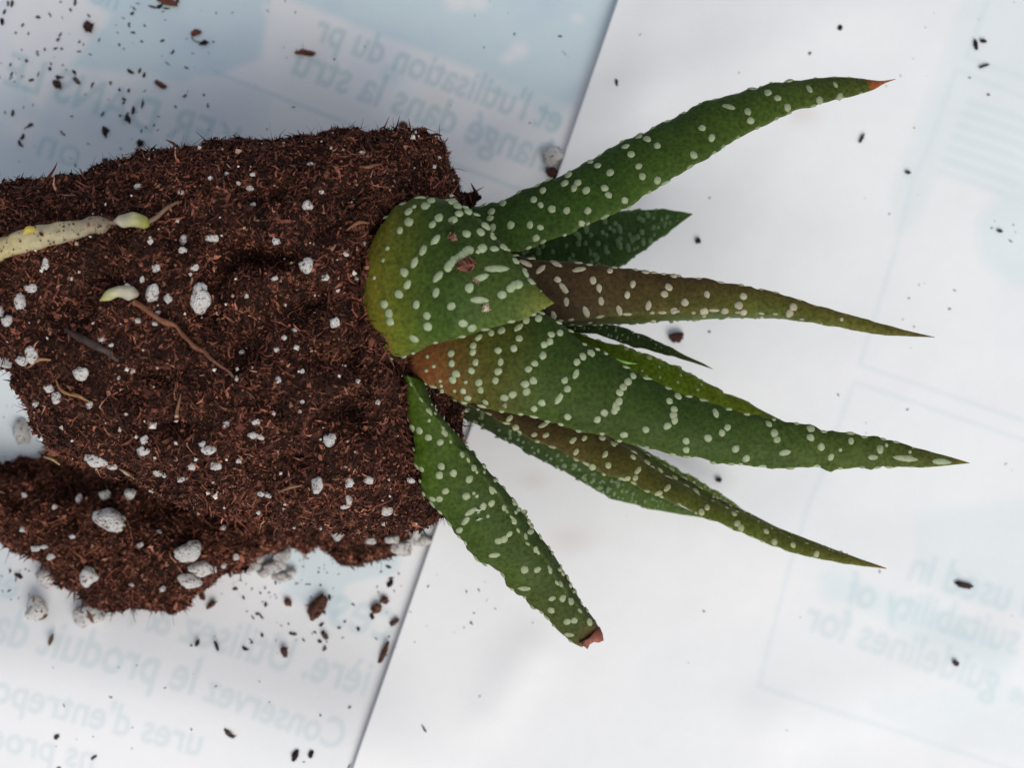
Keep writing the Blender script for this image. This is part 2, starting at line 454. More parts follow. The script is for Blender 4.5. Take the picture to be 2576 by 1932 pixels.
def granules(pts, size, seed, cols):
    r = np.random.default_rng(seed); n = len(pts)
    o = np.array([(1, 0, 0), (-1, 0, 0), (0, 1, 0), (0, -1, 0), (0, 0, 1), (0, 0, -1)], float)
    f = np.array([(0, 2, 4, 4), (2, 1, 4, 4), (1, 3, 4, 4), (3, 0, 4, 4), (2, 0, 5, 5), (1, 2, 5, 5), (3, 1, 5, 5), (0, 3, 5, 5)])[:, :3]
    s = size * np.exp(r.normal(0, .4, n))[:, None, None] * (.5 + r.random((n, 6, 1)))
    q = r.normal(size=(n, 3, 3)); q, _ = np.linalg.qr(q)
    V = pts[:, None] + np.einsum('nij,kj->nki', q, o) * s
    F = ((np.arange(n) * 6)[:, None, None] + f[None]).reshape(-1, 3)
    return V.reshape(-1, 3), F, np.repeat(cols[r.integers(0, len(cols), n)], 6, axis=0)

def sample_surface(v, quads, n, seed, upbias=True):
    r = np.random.default_rng(seed)
    tr = np.concatenate([quads[:, [0, 1, 2]], quads[:, [0, 2, 3]]])
    a, b, c = v[tr[:, 0]], v[tr[:, 1]], v[tr[:, 2]]
    nn = np.cross(b - a, c - a); ar = np.linalg.norm(nn, axis=1); nn = nn / (ar[:, None] + 1e-12)
    wgt = ar * (np.where(nn[:, 2] > -.25, 1.0, .25) if upbias else 1.0)
    k = r.choice(len(tr), n, p=wgt / wgt.sum())
    s1 = np.sqrt(r.random(n)); s2 = r.random(n)
    p = a[k] * (1 - s1)[:, None] + b[k] * (s1 * (1 - s2))[:, None] + c[k] * (s1 * s2)[:, None]
    return p, nn[k]

def bvh_of(v, f):
    return BVHTree.FromPolygons([tuple(x) for x in v], [tuple(int(i) for i in q) for q in f])

def cam_hit(bvh, u, v):
    d = (P(u, v, 0) - Vector((0, 0, H))).normalized()
    return bvh.ray_cast(Vector((0, 0, H)), d)

def superloft(st, ZC, nth, ex, flat=None):
    rows = []
    for (x, yt, yb, bt, bb) in st:
        th = np.linspace(0, 2 * np.pi, nth, endpoint=False)
        c, s = np.cos(th), np.sin(th)
        y = (yt + yb) / 2 + (yt - yb) / 2 * np.sign(c) * np.abs(c) ** (2 / ex)
        z = ZC + np.where(s > 0, bt, bb) * np.sign(s) * np.abs(s) ** (2 / ex)
        rows.append(np.stack([np.full(nth, x), y, z], 1))
    return loft(rows)

def interp_stations(tab, us):
    tab = np.array(tab, float)
    return np.stack([np.interp(us, tab[:, 0], tab[:, k]) for k in range(1, tab.shape[1])], 1)

def vert_normals(v, f):
    nn = np.zeros_like(v)
    fn = np.cross(v[f[:, 2]] - v[f[:, 0]], v[f[:, 3]] - v[f[:, 1]])
    for k in range(4): np.add.at(nn, f[:, k], fn)
    return nn / (np.linalg.norm(nn, axis=1)[:, None] + 1e-12)

# ---- root ball body
PLANT_AT = P(1080, 800, 0)
plant = empty('succulent_plant', PLANT_AT, label='spiky dark green succulent with white bumps lying with its bare soil ball', category='plant')
ZC = .0225
RB = [(-300, 580, 660, .006, .008), (-230, 548, 740, .012, .014), (-150, 520, 810, .016, .018), (-60, 492, 885, .019, .020), (0, 474, 930, .0205, .021), (55, 470, 965, .0212, .0215), (80, 467, 1075, .0215, .0215),
      (118, 462, 1135, .0218, .022), (200, 452, 1168, .022, .022), (300, 437, 1203, .0222, .022), (420, 406, 1250, .0225, .022), (560, 380, 1288, .0225, .022),
      (700, 360, 1322, .0225, .022), (850, 343, 1338, .0225, .022), (960, 338, 1335, .0215, .022), (1010, 335, 1328, .0185, .022), (1050, 336, 1318, .014, .0215), (1085, 342, 1300, .010, .0205),
      (1105, 356, 1285, .0075, .019), (1122, 392, 1250, .005, .016), (1135, 430, 1000, .003, .010), (1160, 472, 800, .001, .007), (1190, 508, 700, -.002, .003)]
us = np.linspace(-300, 1190, 200)
sv = interp_stations(RB, us)
fz = (H - ZC) / H
fx_ = (H - .036) / H
st = [((u - 1288) * S * fx_, (966 - a) * S * fz, (966 - b) * S * fz, t, bb) for u, (a, b, t, bb) in zip(us, sv)]
bv, bf = superloft(st, ZC, 190, 2.75)
bf = bf[:, ::-1]
nn = vert_normals(bv, bf)
if (nn[:, 2] * (bv[:, 2] - ZC)).sum() < 0: bf = bf[:, ::-1]; nn = -nn
dsp = .0011 * fbm(bv, .010, 2, 2) + .0011 * fbm(bv, .0042, 18, 2) + .0008 * fbm(bv, .0022, 8, 2)
pu, pv = (bv[:, 0] / (S * (H - bv[:, 2]) / H) + 1288, 966 - bv[:, 1] / (S * (H - bv[:, 2]) / H))
topm = bv[:, 2] > ZC - .004
for (cu, cv, ru, rv, dep) in ((610, 625, 80, 45, .0030), (540, 690, 40, 90, .0028), (760, 760, 70, 50, .0022), (520, 800, 60, 35, .0022), (880, 1050, 90, 45, .0026), (955, 740, 62, 135, .0037), (1000, 600, 50, 70, .003), (390, 940, 120, 30, .0016),
                            (820, 560, 60, 40, .0018), (640, 1000, 50, 40, .0016), (300, 1000, 60, 25, .0012), (740, 1175, 50, 30, .0018), (900, 900, 50, 40, .0018), (170, 780, 60, 30, .0012), (450, 590, 50, 30, .0015), (690, 640, 60, 30, .0026), (590, 880, 45, 60, .0020), (800, 900, 40, 30, .0018), (250, 700, 45, 30, .0012), (680, 480, 60, 25, .0014), (900, 480, 70, 40, .0018), (430, 1080, 60, 25, .0014)):
    dsp = dsp - topm * dep * 1.55 * np.exp(-((pu - cu) / ru) ** 2 - ((pv - cv) / rv) ** 2)
bv = bv + nn * dsp[:, None]
bv[:, 2] = np.maximum(bv[:, 2], .0012)
nn = vert_normals(bv, bf)
BALL = bvh_of(bv, bf)
dark = np.tile(np.array([(.022, .010, .007)]), (len(bv), 1))
ball = obj('root_ball', mesh_np('root_ball', bv, bf, M_SOIL, dark)); put(ball, plant)
ball['label'] = 'tapered ball of fibrous brown peat dotted with white perlite'

def soil_cover(v, f, n, seed, length, width, tint=1.0, name='soil_fibre'):
    p, nr = sample_surface(v, f, n, seed)
    wm = np.clip(1.0 + .55 * fbm(p, .008, 40 + seed, 2) + .75 * fbm(p, .0016, 90 + seed, 2), .25, 2.2)
    a, b = int(n * .33), int(n * .88)
    parts = [fibres(p[:a], nr[:a], length * .72, width * .74, .12, seed, wm[:a], tint), fibres(p[a:b], nr[a:b], length * .9, width * .42, .14, seed + 1, wm[a:b] * 1.05, tint),
             fibres(p[b:], nr[b:], length * .9, width * .26, .16, seed + 2, wm[b:] * 1.15, tint)]
    V = np.concatenate([q[0] for q in parts]); C = np.concatenate([q[2] for q in parts]); o_ = np.cumsum([0] + [len(q[0]) for q in parts])
    F = np.concatenate([q[1] + o_[k] for k, q in enumerate(parts)])
    return V, F, C

V, F, C = soil_cover(bv, bf, 112000, 11, .00112, .00046)
ff = obj('soil_fibre', mesh_np('soil_fibre', V, F, M_FIB, C), kind='stuff'); put(ff, ball)
# grains: crumbs and fine white perlite grit
p, nr = sample_surface(bv, bf, 9000, 31)
V, F, C = granules(p + nr * .00025, .00011, 5, PEAT[:5])
g = obj('soil_grain', mesh_np('soil_grain', V, F, M_FIB, C, smooth=False), kind='stuff'); put(g, ball)
p, nr = sample_surface(bv, bf, 420, 33)
V, F, C = granules(p + nr * .0004, .00019, 6, np.array([(.62, .55, .5), (.5, .4, .35), (.7, .66, .62), (.42, .27, .2)]))
g = obj('perlite_grit', mesh_np('perlite_grit', V, F, M_FIB, C, smooth=False), kind='stuff'); put(g, ball)

# ---- perlite granules
def ico(sub):
    import bmesh
    bm = bmesh.new(); bmesh.ops.create_icosphere(bm, subdivisions=sub, radius=1)
    v = np.array([x.co[:] for x in bm.verts]); f = np.array([[q.index for q in p.verts] for p in bm.faces]); bm.free()
    return v, f
IV, IF = ico(3); IV2, IF2 = ico(2); IVC, IFC = IV, IF
PERL = []
for k in range(8):
    d = 1 + .34 * vnoise(IV + k * 9.1, .75, k) + .24 * vnoise(IV + k * 5.3, .34, k + 50)
    vv = IV * d[:, None]
    for j in range(3):          # flattened facets
        a = rng.normal(size=3); a /= np.linalg.norm(a); lim = .62 + .2 * rng.random()
        e = vv @ a; vv = vv - np.outer(np.clip(e - lim, 0, None) * .8, a)
    PERL.append(mesh_np('perlite_granule', vv, IF, M_PERL))

def perlite(u, v, ru, rv, bvh, parent, zfix=None, sink=.33, ang=None, **props):
    if bvh is not None:
        hit = cam_hit(bvh, u, v)
        if hit[0] is None: return None
        loc = hit[0] + hit[1] * 0
        n = hit[1] if hit[1].z > 0 else -hit[1]
    else:
        loc = P(u, v, zfix); n = Vector((0, 0, 1))
    sc_ = S * (H - loc.z) / H
    r1, r2 = ru * sc_, rv * sc_; r3 = min(r1, r2) * .85
    o = obj('perlite_granule', random.choice(PERL))
    o.location = loc + n * r3 * (1 - 2 * sink) * .7
    o.rotation_euler = (random.uniform(-.3, .3), random.uniform(-.3, .3), random.uniform(-.25, .25) + (math.pi if random.random() < .5 else 0) if ang is None else ang)
    o.scale = (r1, r2, r3)
    if parent: put(o, parent)
    for k, val in props.items(): o[k] = val
    return o

for q in ((115, 667, 11, 15), (80, 723, 17, 12), (52, 757, 15, 22), (22, 808, 15, 15), (6, 782, 12, 14), (465, 608, 13, 17), (533, 597, 15, 11), (460, 632, 11, 9), (380, 607, 9, 8), (393, 675, 10, 12), (489, 672, 14, 8),
          (695, 602, 12, 12), (773, 668, 18, 21), (818, 698, 12, 9), (383, 738, 17, 22), (424, 750, 9, 12), (500, 745, 25, 36), (357, 704, 7, 8), (398, 786, 7, 6), (348, 807, 9, 8), (390, 814, 8, 6), (842, 812, 13, 14),
          (256, 855, 9, 7), (282, 868, 8, 6), (609, 887, 9, 7), (697, 880, 9, 7), (715, 850, 7, 8), (740, 832, 8, 7), (208, 935, 23, 17), (125, 976, 13, 12), (148, 998, 16, 15), (92, 1012, 9, 14), (225, 1018, 9, 10), (364, 1107, 11, 12),
          (361, 1131, 17, 13), (246, 1154, 24, 18), (280, 1172, 14, 8), (399, 1186, 15, 10), (416, 1194, 9, 7), (525, 1131, 17, 14), (510, 1117, 10, 8), (543, 1173, 13, 12), (484, 1170, 10, 12), (456, 1206, 9, 9), (638, 1094, 12, 8), (655, 1099, 10, 8),
          (644, 1061, 9, 8), (570, 1066, 10, 7), (658, 1240, 13, 9), (676, 1243, 10, 9), (650, 1288, 6, 8), (799, 1222, 13, 24), (879, 1214, 13, 13), (925, 1206, 14, 12), (1030, 1209, 12, 9), (879, 1252, 9, 15), (868, 1272, 16, 7), (972, 1282, 16, 13),
          (830, 1106, 16, 18), (350, 471, 13, 8), (455, 485, 9, 7), (570, 438, 6, 5), (637, 438, 7, 6), (628, 474, 12, 7), (783, 413, 8, 5), (772, 520, 14, 13), (636, 516, 8, 7), (808, 484, 6, 6), (910, 386, 9, 6), (600, 1160, 7, 7), (700, 955, 7, 9), (760, 935, 6, 7),
          (900, 960, 7, 6), (560, 1235, 7, 6), (300, 950, 5, 5), (690, 700, 8, 6), (870, 640, 7, 7), (895, 700, 6, 6), (950, 1010, 7, 8), (760, 1010, 6, 5), (620, 745, 6, 6), (180, 700, 5, 5)):
    perlite(*q, BALL, ball)
for q in ((30, 908, 46, 14), (80, 888, 18, 20), (62, 902, 20, 12)):
    perlite(*q, BALL, ball, sink=.1)

# ---- roots on the ball
def tube(pts, rad, cols, mat, name, parent, seg=14, n=60, rough=.0, seed=0):
    pts = np.array(pts, float); rad = np.array(rad, float); cols = np.array(cols, float)
    k = np.linspace(0, 1, len(pts)); t = np.linspace(0, 1, n)
    # Catmull-Rom through the points
    def cr(a):
        a = np.concatenate([[2 * a[0] - a[1]], a, [2 * a[-1] - a[-2]]]); out = []
        for x in t:
            i = min(int(x * (len(pts) - 1)), len(pts) - 2); f = x * (len(pts) - 1) - i
            p0, p1, p2, p3 = a[i], a[i + 1], a[i + 2], a[i + 3]
            out.append(.5 * (2 * p1 + (p2 - p0) * f + (2 * p0 - 5 * p1 + 4 * p2 - p3) * f * f + (3 * p1 - p0 - 3 * p2 + p3) * f ** 3))
        return np.array(out)
    c = cr(pts); R = np.interp(t, k, rad)
    C = np.stack([np.interp(t, k, cols[:, j]) for j in range(3)], 1)
    T = np.gradient(c, axis=0); T /= np.linalg.norm(T, axis=1)[:, None]
    up = np.array([0, 0, 1.]); A = np.cross(T, up); A /= np.linalg.norm(A, axis=1)[:, None] + 1e-9; B = np.cross(A, T)
    th = np.linspace(0, 2 * np.pi, seg, endpoint=False)
    rows = c[:, None] + R[:, None, None] * (np.cos(th)[None, :, None] * A[:, None] + np.sin(th)[None, :, None] * B[:, None])
    v, f = loft(rows)
    if rough: v = v + rough * np.stack([vnoise(v, .0012, seed), vnoise(v, .0012, seed + 1), vnoise(v, .0012, seed + 2)], 1)
    v = np.concatenate([v, c[:1], c[-1:]])
    fl = [tuple(int(i) for i in q) for q in f]; nv = len(rows) * seg
    fl += [(j, nv, (j + 1) % seg) for j in range(seg)] + [(nv - seg + (j + 1) % seg, nv + 1, nv - seg + j) for j in range(seg)]
    col = np.concatenate([np.repeat(C, seg, axis=0), C[:1], C[-1:]])
    o = obj(name, mesh_np(name, v, fl, mat, col)); 
    if parent: put(o, parent)
    return o

def on_ball(u, v, off=0.0):
    h = cam_hit(BALL, u, v)
    z = h[0].z if h[0] else ZC
    return P(u, v, z + off)
px = S * .78
r1 = tube([on_ball(-90, 655, .0009), on_ball(0, 626, .0009), on_ball(90, 598, .0008), on_ball(180, 580, .0006), on_ball(250, 566, .0005), on_ball(292, 560, .0003)], [34 * px, 31 * px, 28 * px, 25 * px, 19 * px, 9 * px],
          [(.44, .36, .17), (.44, .36, .18), (.40, .34, .20), (.34, .29, .19), (.24, .19, .13), (.14, .09, .06)], M_ROOT, 'root', ball, rough=.00030, seed=3, n=110, seg=20)
r1['label'] = 'thick pale yellow root lying along the soil'
rco = np.array([v.co[:] for v in r1.data.vertices]); rn = np.array([v.normal[:] for v in r1.data.vertices])
rp = rco + rng.normal(size=rco.shape) * .0002; k_ = rng.choice(len(rp), 420, replace=False)
V, F, C = granules(rp[k_] + rn[k_] * .00003, .00010, 61, PEAT[:4])
gr_ = obj('clinging_soil', mesh_np('clinging_soil', V, F, M_FIB, C, smooth=False), kind='stuff'); put(gr_, ball)
tube([on_ball(286, 556, .0006), on_ball(305, 553, .0009), on_ball(335, 555, .0009), on_ball(362, 560, .0006), on_ball(372, 563, .0003)], [6 * px, 14 * px, 18 * px, 14 * px, 5 * px],
     [(.30, .26, .19), (.40, .37, .28), (.34, .32, .18), (.22, .23, .04), (.12, .09, .03)], M_ROOT, 'root_node', ball, rough=.00022, seed=5, n=40, seg=18)
tube([on_ball(366, 562, .0006), on_ball(395, 545, .0010), on_ball(420, 522, .0012), on_ball(450, 506, .0006)], [6 * px, 6 * px, 5 * px, 3 * px], [(.16, .1, .06)] * 4, M_ROOT, 'rootlet', ball, n=30, rough=.00006)
tube([on_ball(58, 590, .0018), on_ball(70, 578, .0024), on_ball(80, 578, .0022), on_ball(86, 588, .0014)], [2 * px, 9 * px, 9 * px, 2 * px], [(.46, .37, .07)] * 4, M_ROOT, 'root_bud', ball, n=24)
sh = tube([on_ball(250, 756, .0010), on_ball(270, 744, .0012), on_ball(300, 735, .0012), on_ball(328, 738, .0008), on_ball(345, 742, .0003)], [1.5 * px, 10 * px, 17 * px, 17 * px, 8 * px],
          [(.36, .35, .07), (.38, .37, .17), (.42, .39, .28), (.40, .37, .29), (.24, .19, .14)], M_ROOT, 'shoot_tip', ball, n=50, rough=.00018)
sh['label'] = 'pale pointed shoot tip poking out of the soil'
tube([on_ball(318, 715, .0008), on_ball(325, 728, .0010), on_ball(335, 735, .0004)], [5 * px, 11 * px, 6 * px], [(.6, .56, .46)] * 3, M_ROOT, 'shoot_scale', ball, n=20)
tube([on_ball(335, 757, .0006), on_ball(378, 785, .0008), on_ball(430, 820, .0007), on_ball(480, 860, .0007), on_ball(520, 895, .0005), on_ball(580, 945, .0005), on_ball(640, 1005, .0003)], [7 * px, 7 * px, 6.5 * px, 5.5 * px, 4.5 * px, 3 * px, 2 * px],
     [(.20, .08, .035), (.16, .06, .03), (.19, .075, .038), (.15, .06, .032), (.13, .05, .03), (.12, .045, .027), (.10, .04, .024)], M_ROOT, 'root', ball, n=120, rough=.00036, seed=9)['label'] = 'thin reddish brown root running across the soil'
tube([on_ball(160, 828, .0004), on_ball(205, 850, .0006), on_ball(250, 878, .0006), on_ball(300, 905, .0003)], [5 * px, 9 * px, 9 * px, 4 * px], [(.045, .028, .024)] * 4, M_ROOT, 'root', ball, n=60, rough=.00032, seed=11)['label'] = 'dark dry root half sunk in the soil'
for k, (ua, va, ub, vb, cx_, cy_, cl) in enumerate(((70, 925, 128, 905, 100, 905, (.30, .16, .07)), (140, 955, 200, 1000, 158, 985, (.24, .12, .05)), (180, 990, 225, 1010, 200, 998, (.26, .13, .055)), (300, 1180, 345, 1210, 318, 1190, (.34, .26, .17)),
        (905, 420, 960, 412, 930, 418, (.16, .075, .04)), (700, 1240, 760, 1222, 730, 1226, (.2, .1, .055)), (455, 990, 440, 1060, 446, 1030, (.17, .08, .04)), (110, 1150, 150, 1170, 130, 1155, (.3, .22, .1)), (870, 580, 930, 560, 900, 560, (.2, .08, .045)))):
    tube([on_ball(ua, va, .0004), on_ball(cx_, cy_, .0009), on_ball(ub, vb, .0004)], [2 * px, 4.5 * px, 2 * px], [cl] * 3, M_ROOT, 'bark_strand', ball, n=20, rough=.00008, seed=20 + k)

# ------------------------------------------------------------------ leaves
def resample(poly, n, gamma=1.0):
    p = np.array(poly, float); d = np.r_[0, np.cumsum(np.hypot(*np.diff(p[:, :2], axis=0).T))]; d /= d[-1]
    t = np.linspace(0, 1, n) ** gamma
    return np.stack([np.interp(t, d, p[:, k]) for k in range(p.shape[1])], 1)

def smooth1(a, k=1):
    for _ in range(k):
        b = a.copy(); b[1:-1] = .25 * a[:-2] + .5 * a[1:-1] + .25 * a[2:]; a = b
    return a

def knots(ks, t):
    ks = np.array(ks, float)
    return np.stack([np.interp(t, ks[:, 0], ks[:, k]) for k in range(1, ks.shape[1])], 1)

def crop(ox, oy, f): return lambda x, y: (ox + x / f, oy + y / f)
c5b, c4b, z6, c5, c8, c2, c3, c6 = crop(1000, 750, 4.022), crop(900, 450, 4.022), crop(1500, 750, 2.212), crop(850, 450, 2.572), crop(850, 1000, 2.572), crop(800, 0, 2.572), crop(1716, 0, 2.572), crop(1716, 644, 2.572)
CF = {id(c5b): 4.022, id(c4b): 4.022, id(z6): 2.212, id(c5): 2.572, id(c8): 2.572, id(c2): 2.572, id(c3): 2.572, id(c6): 2.572}

DOME_V = []; DOME_F = []
_m = 10
for (rr, zz) in ((1.0, -.25), (.98, .12), (.80, .55), (.45, .88)):
    for k in range(_m): DOME_V.append((rr * math.cos(2 * math.pi * k / _m), rr * math.sin(2 * math.pi * k / _m), zz))
DOME_V.append((0, 0, 1)); DOME_V = np.array(DOME_V)
for r_ in range(3):
    for k in range(_m): DOME_F.append((r_ * _m + k, r_ * _m + (k + 1) % _m, (r_ + 1) * _m + (k + 1) % _m, (r_ + 1) * _m + k))
for k in range(_m): DOME_F.append((3 * _m + k, 3 * _m + (k + 1) % _m, 4 * _m, 4 * _m))

def dome(loc, n, along, r1, r2, hgt, jit=.13):
    n = n.normalized(); a = (along - n * along.dot(n)).normalized(); b = n.cross(a)
    v = DOME_V.copy(); v[:, :2] *= 1 + jit * rng.normal(size=(len(v), 1)) * .6
    return np.array(loc) + np.outer(v[:, 0] * r1, a) + np.outer(v[:, 1] * r2, b) + np.outer(v[:, 2] * hgt, n)

LEAF_BVH = {}
def make_leaf(name, label, E1p, E2p, z1, z2, top=.12, bot=.42, col1=None, col2=None, colk=None, keel=None, zk=None, tub=(), ntub=60, edge=1.0, tubcol=(.42, .52, .38), topp=.8, n=130, wave=7.0, seed=0, capend=False, under=True, trad=9.5, ridge=.0):
    """E1p,E2p: the two margins; z1,z2: [(t,z)..] their heights; keel: optional third margin"""
    r = np.random.default_rng(100 + seed)
    a = smooth1(resample(E1p, n, .96), 2); b = smooth1(resample(E2p, n, .96), 2); t = np.linspace(0, 1, n)
    # scalloped margins
    for q, ph in ((a, 0.), (b, 2.)):
        tang = np.gradient(q, axis=0); nl = np.stack([-tang[:, 1], tang[:, 0]], 1); nl /= np.linalg.norm(nl, axis=1)[:, None] + 1e-9
        L = np.r_[0, np.cumsum(np.hypot(*np.diff(q, axis=0).T))]
        zz_ = np.zeros(len(L)); wob_ = .55 * vnoise(np.stack([L, zz_ + seed * 7.3 + ph, zz_], 1), 34., 5) + .45 * vnoise(np.stack([L, zz_ + seed * 3.1 + ph, zz_], 1), 17., 6)
        q += nl * (wob_ * wave * 1.05 * ss(1 - t, 0, .15))[:, None] * np.minimum(1, np.hypot(*(a - b).T) / 60)[:, None]
    za = knots(z1, t)[:, 0]; zb = knots(z2, t)[:, 0]
    A = np.array([P(*q, z)[:] for q, z in zip(a, za)]); B = np.array([P(*q, z)[:] for q, z in zip(b, zb)])
    mid = (A + B) / 2; T = np.gradient(mid, axis=0); T /= np.linalg.norm(T, axis=1)[:, None]
    Wv = B - A; wl = np.linalg.norm(Wv, axis=1)
    N = np.cross(Wv, T); N /= np.linalg.norm(N, axis=1)[:, None] + 1e-12
    N *= np.sign(N[:, 2:3]) + (N[:, 2:3] == 0)
    N = smooth1(N, 6)
    m1, m2 = 18, 14
    s1 = np.linspace(0, 1, m1 + 1); s2 = np.linspace(1, 0, m2 + 1)[1:-1]
    if keel is not None:
        kq = smooth1(resample(keel, n, .96), 2); zkk = knots(zk, t)[:, 0]; Kp = np.array([P(*q, z)[:] for q, z in zip(kq, zkk)])
    else:
        Kp = mid - N * (wl * bot)[:, None]
    rows = []; cols = []
    lk = np.array([.80, .63, .36])
    col1 = knots(col1, t); col2 = knots(col2 if col2 is not None else [(0, *col1[0]), (1, *col1[-1])], t) if col2 is not None else col1
    ck = knots(colk, t) if colk is not None else (col1 + col2) / 2
    for i in range(n):
        prof = (4 * s1 * (1 - s1)) ** topp * top + ridge * np.clip(1 - np.abs(s1 - .5) * 5, 0, 1)
        up = A[i] + np.outer(s1, Wv[i]) + np.outer(prof * wl[i], N[i])
        f = np.abs(2 * s2 - 1); k = np.where(s2 > .5, (1 - s2) * 2, s2 * 2)
        side = np.where((s2 > .5)[:, None], B[i], A[i])
        lo = side + (Kp[i] - side) * (k[:, None] ** .9)
        bul = np.sin(k * np.pi) * .07 * wl[i]
        out = (side - (A[i] + B[i]) / 2); lo = lo + out / (np.linalg.norm(out, axis=1)[:, None] + 1e-9) * bul[:, None] * .7 - N[i] * bul[:, None] * .7
        rows.append(np.concatenate([up, lo]))
        w1 = s1[:, None]; cu = col1[i] * (1 - w1) + col2[i] * w1
        cl = np.where((s2 > .5)[:, None], col2[i], col1[i]) * (1 - k[:, None]) + ck[i] * k[:, None]
        e_ = np.zeros((len(s1), 1)); e_[0] = e_[-1] = .24 if t[i] < .93 else .05
        cu = cu * (1 - e_) + np.array([.20, .32, .17]) * e_
        cols.append(np.concatenate([cu, cl]))
    rows = np.array(rows); m = rows.shape[1]
    v, f = loft(rows); c = np.concatenate(cols)
    v = v + .00008 * np.stack([fbm(v, .004, 7 + seed, 2), fbm(v, .004, 8 + seed, 2), fbm(v, .004, 9 + seed, 2)], 1)
    mott = 1 + .22 * fbm(v, .006, 60 + seed, 3) + .16 * fbm(v, .0016, 61 + seed, 2)
    c = c * mott[:, None] * lk
    nv = len(v)
    v = np.concatenate([v, rows[:1].mean(1), rows[-1:].mean(1)]); c = np.concatenate([c, c[:1], c[-1:]])
    fl = [tuple(int(i) for i in q) for q in f]
    fl += [((j + 1) % m, j, nv) for j in range(m)] + [(nv - m + j, nv - m + (j + 1) % m, nv + 1) for j in range(m)]
    # outward orientation
    test = np.cross(rows[n // 2, 1] - rows[n // 2, 0], rows[n // 2 + 1, 0] - rows[n // 2, 0])
    if test.dot(rows[n // 2, 0] - rows[n // 2].mean(0)) < 0: fl = [q[::-1] for q in fl]
    me = mesh_np(name, v, fl, M_LEAF, c)
    o = obj(name, me); put(o, plant)
    if label: o['label'] = label
    bvh = BVHTree.FromPolygons([tuple(x) for x in v], fl); LEAF_BVH[seed] = bvh
    # ---- white tubercles
    TV = []; TC = []
    def addd(loc, nrm, along, r1, r2, hg, cc):
        TV.append(dome(loc, nrm, along, r1, r2, hg)); TC.append(np.tile(cc, (len(DOME_V), 1)))
    tc0 = np.array(tubcol) * np.array([.72, .66, .52])
    for q in tub:
        fn, x, y = q[0], q[1], q[2]; ln = q[3] if len(q) > 3 else None; an = q[4] if len(q) > 4 else None
        u, vv = fn(x, y); cf = CF[id(fn)]
        hit = cam_hit(bvh, u, vv)
        if hit[0] is None: continue
        nr = hit[1] if hit[1].z > -.2 else -hit[1]
        pxl = S * (H - hit[0].z) / H
        if ln == 's': ra = rb = trad * .55 * pxl; an = 0
        elif ln is None: ra = rb = trad * (.92 + .16 * r.random()) * pxl; ra *= 1.12; an = r.uniform(0, 180)
        else: ra = max(ln / cf / 2, trad) * pxl; rb = min(trad * .82, ln / cf * .42) * pxl
        an = math.radians(an or 0)
        al = Vector((math.cos(an), -math.sin(an), 0))
        addd(hit[0], nr, al, ra, rb, rb * .42, tc0 * (.92 + .16 * r.random()))
    # margins: small white teeth
    for E, q in ((A, a), (B, b)) + (((Kp, kq),) if keel is not None else ()):
        L = np.r_[0, np.cumsum(np.linalg.norm(np.diff(E, axis=0), axis=1))]; x = .001
        while x < L[-1] * .97:
            i = min(int(np.searchsorted(L, x)), n - 2)
            tg = Vector(E[i + 1] - E[i - 1]).normalized(); outv = Vector(E[i] - mid[i]); 
            if outv.length < 1e-6: break
            outv.normalize(); sz = min(1, wl[i] / .004)
            if edge > 0:
                ra = r.uniform(.00030, .00075) * sz * edge
                addd(Vector(E[i]) - outv * .00012, (outv + Vector(N[i]) * .35).normalized(), tg, ra, .00022 * sz * (edge ** .5), .00024 * sz, tc0 * (.75 + .3 * r.random()))
            x += r.uniform(.0012, .0036) * (.5 + .5 * sz)
    # the other faces: rows across the leaf
    for k in range(ntub):
        i = int(r.uniform(.08, .95) * n); face = r.random()
        j = r.integers(m1 + 2, m - 1) if (under and (tub or face < .6)) else r.integers(2, m1 - 1)
        p = Vector(rows[i, j]); e1 = Vector(rows[min(i + 1, n - 1), j] - rows[i - 1, j]); e2 = Vector(rows[i, (j + 1) % m] - rows[i, j - 1])
        nr = e1.cross(e2)
        if nr.length < 1e-12: continue
        nr.normalize()
        if nr.dot(p - Vector(rows[i].mean(0))) < 0: nr = -nr
        sz = min(1, wl[i] / .005) * r.uniform(.7, 1.1)
        addd(p, nr, e2, .00042 * sz * r.choice([1, 1, 1.6]), .00040 * sz, .00024 * sz, tc0 * (.9 + .2 * r.random()))
    if TV:
        nd = len(DOME_V); F_ = []
        for k in range(len(TV)):
            F_ += [tuple(k * nd + i for i in (q if q[2] != q[3] else q[:3])) for q in DOME_F]
        to = obj('tubercle', mesh_np('tubercle', np.concatenate(TV), F_, M_TUB, np.concatenate(TC)), kind='stuff')
        put(to, o)
    return o

G = (.040, .100, .026); GD = (.026, .070, .022); GL = (.085, .150, .038); GO = (.10, .135, .045); BR = (.070, .052, .036); YE = (.24, .21, .030)
RT = (.36, .12, .07)

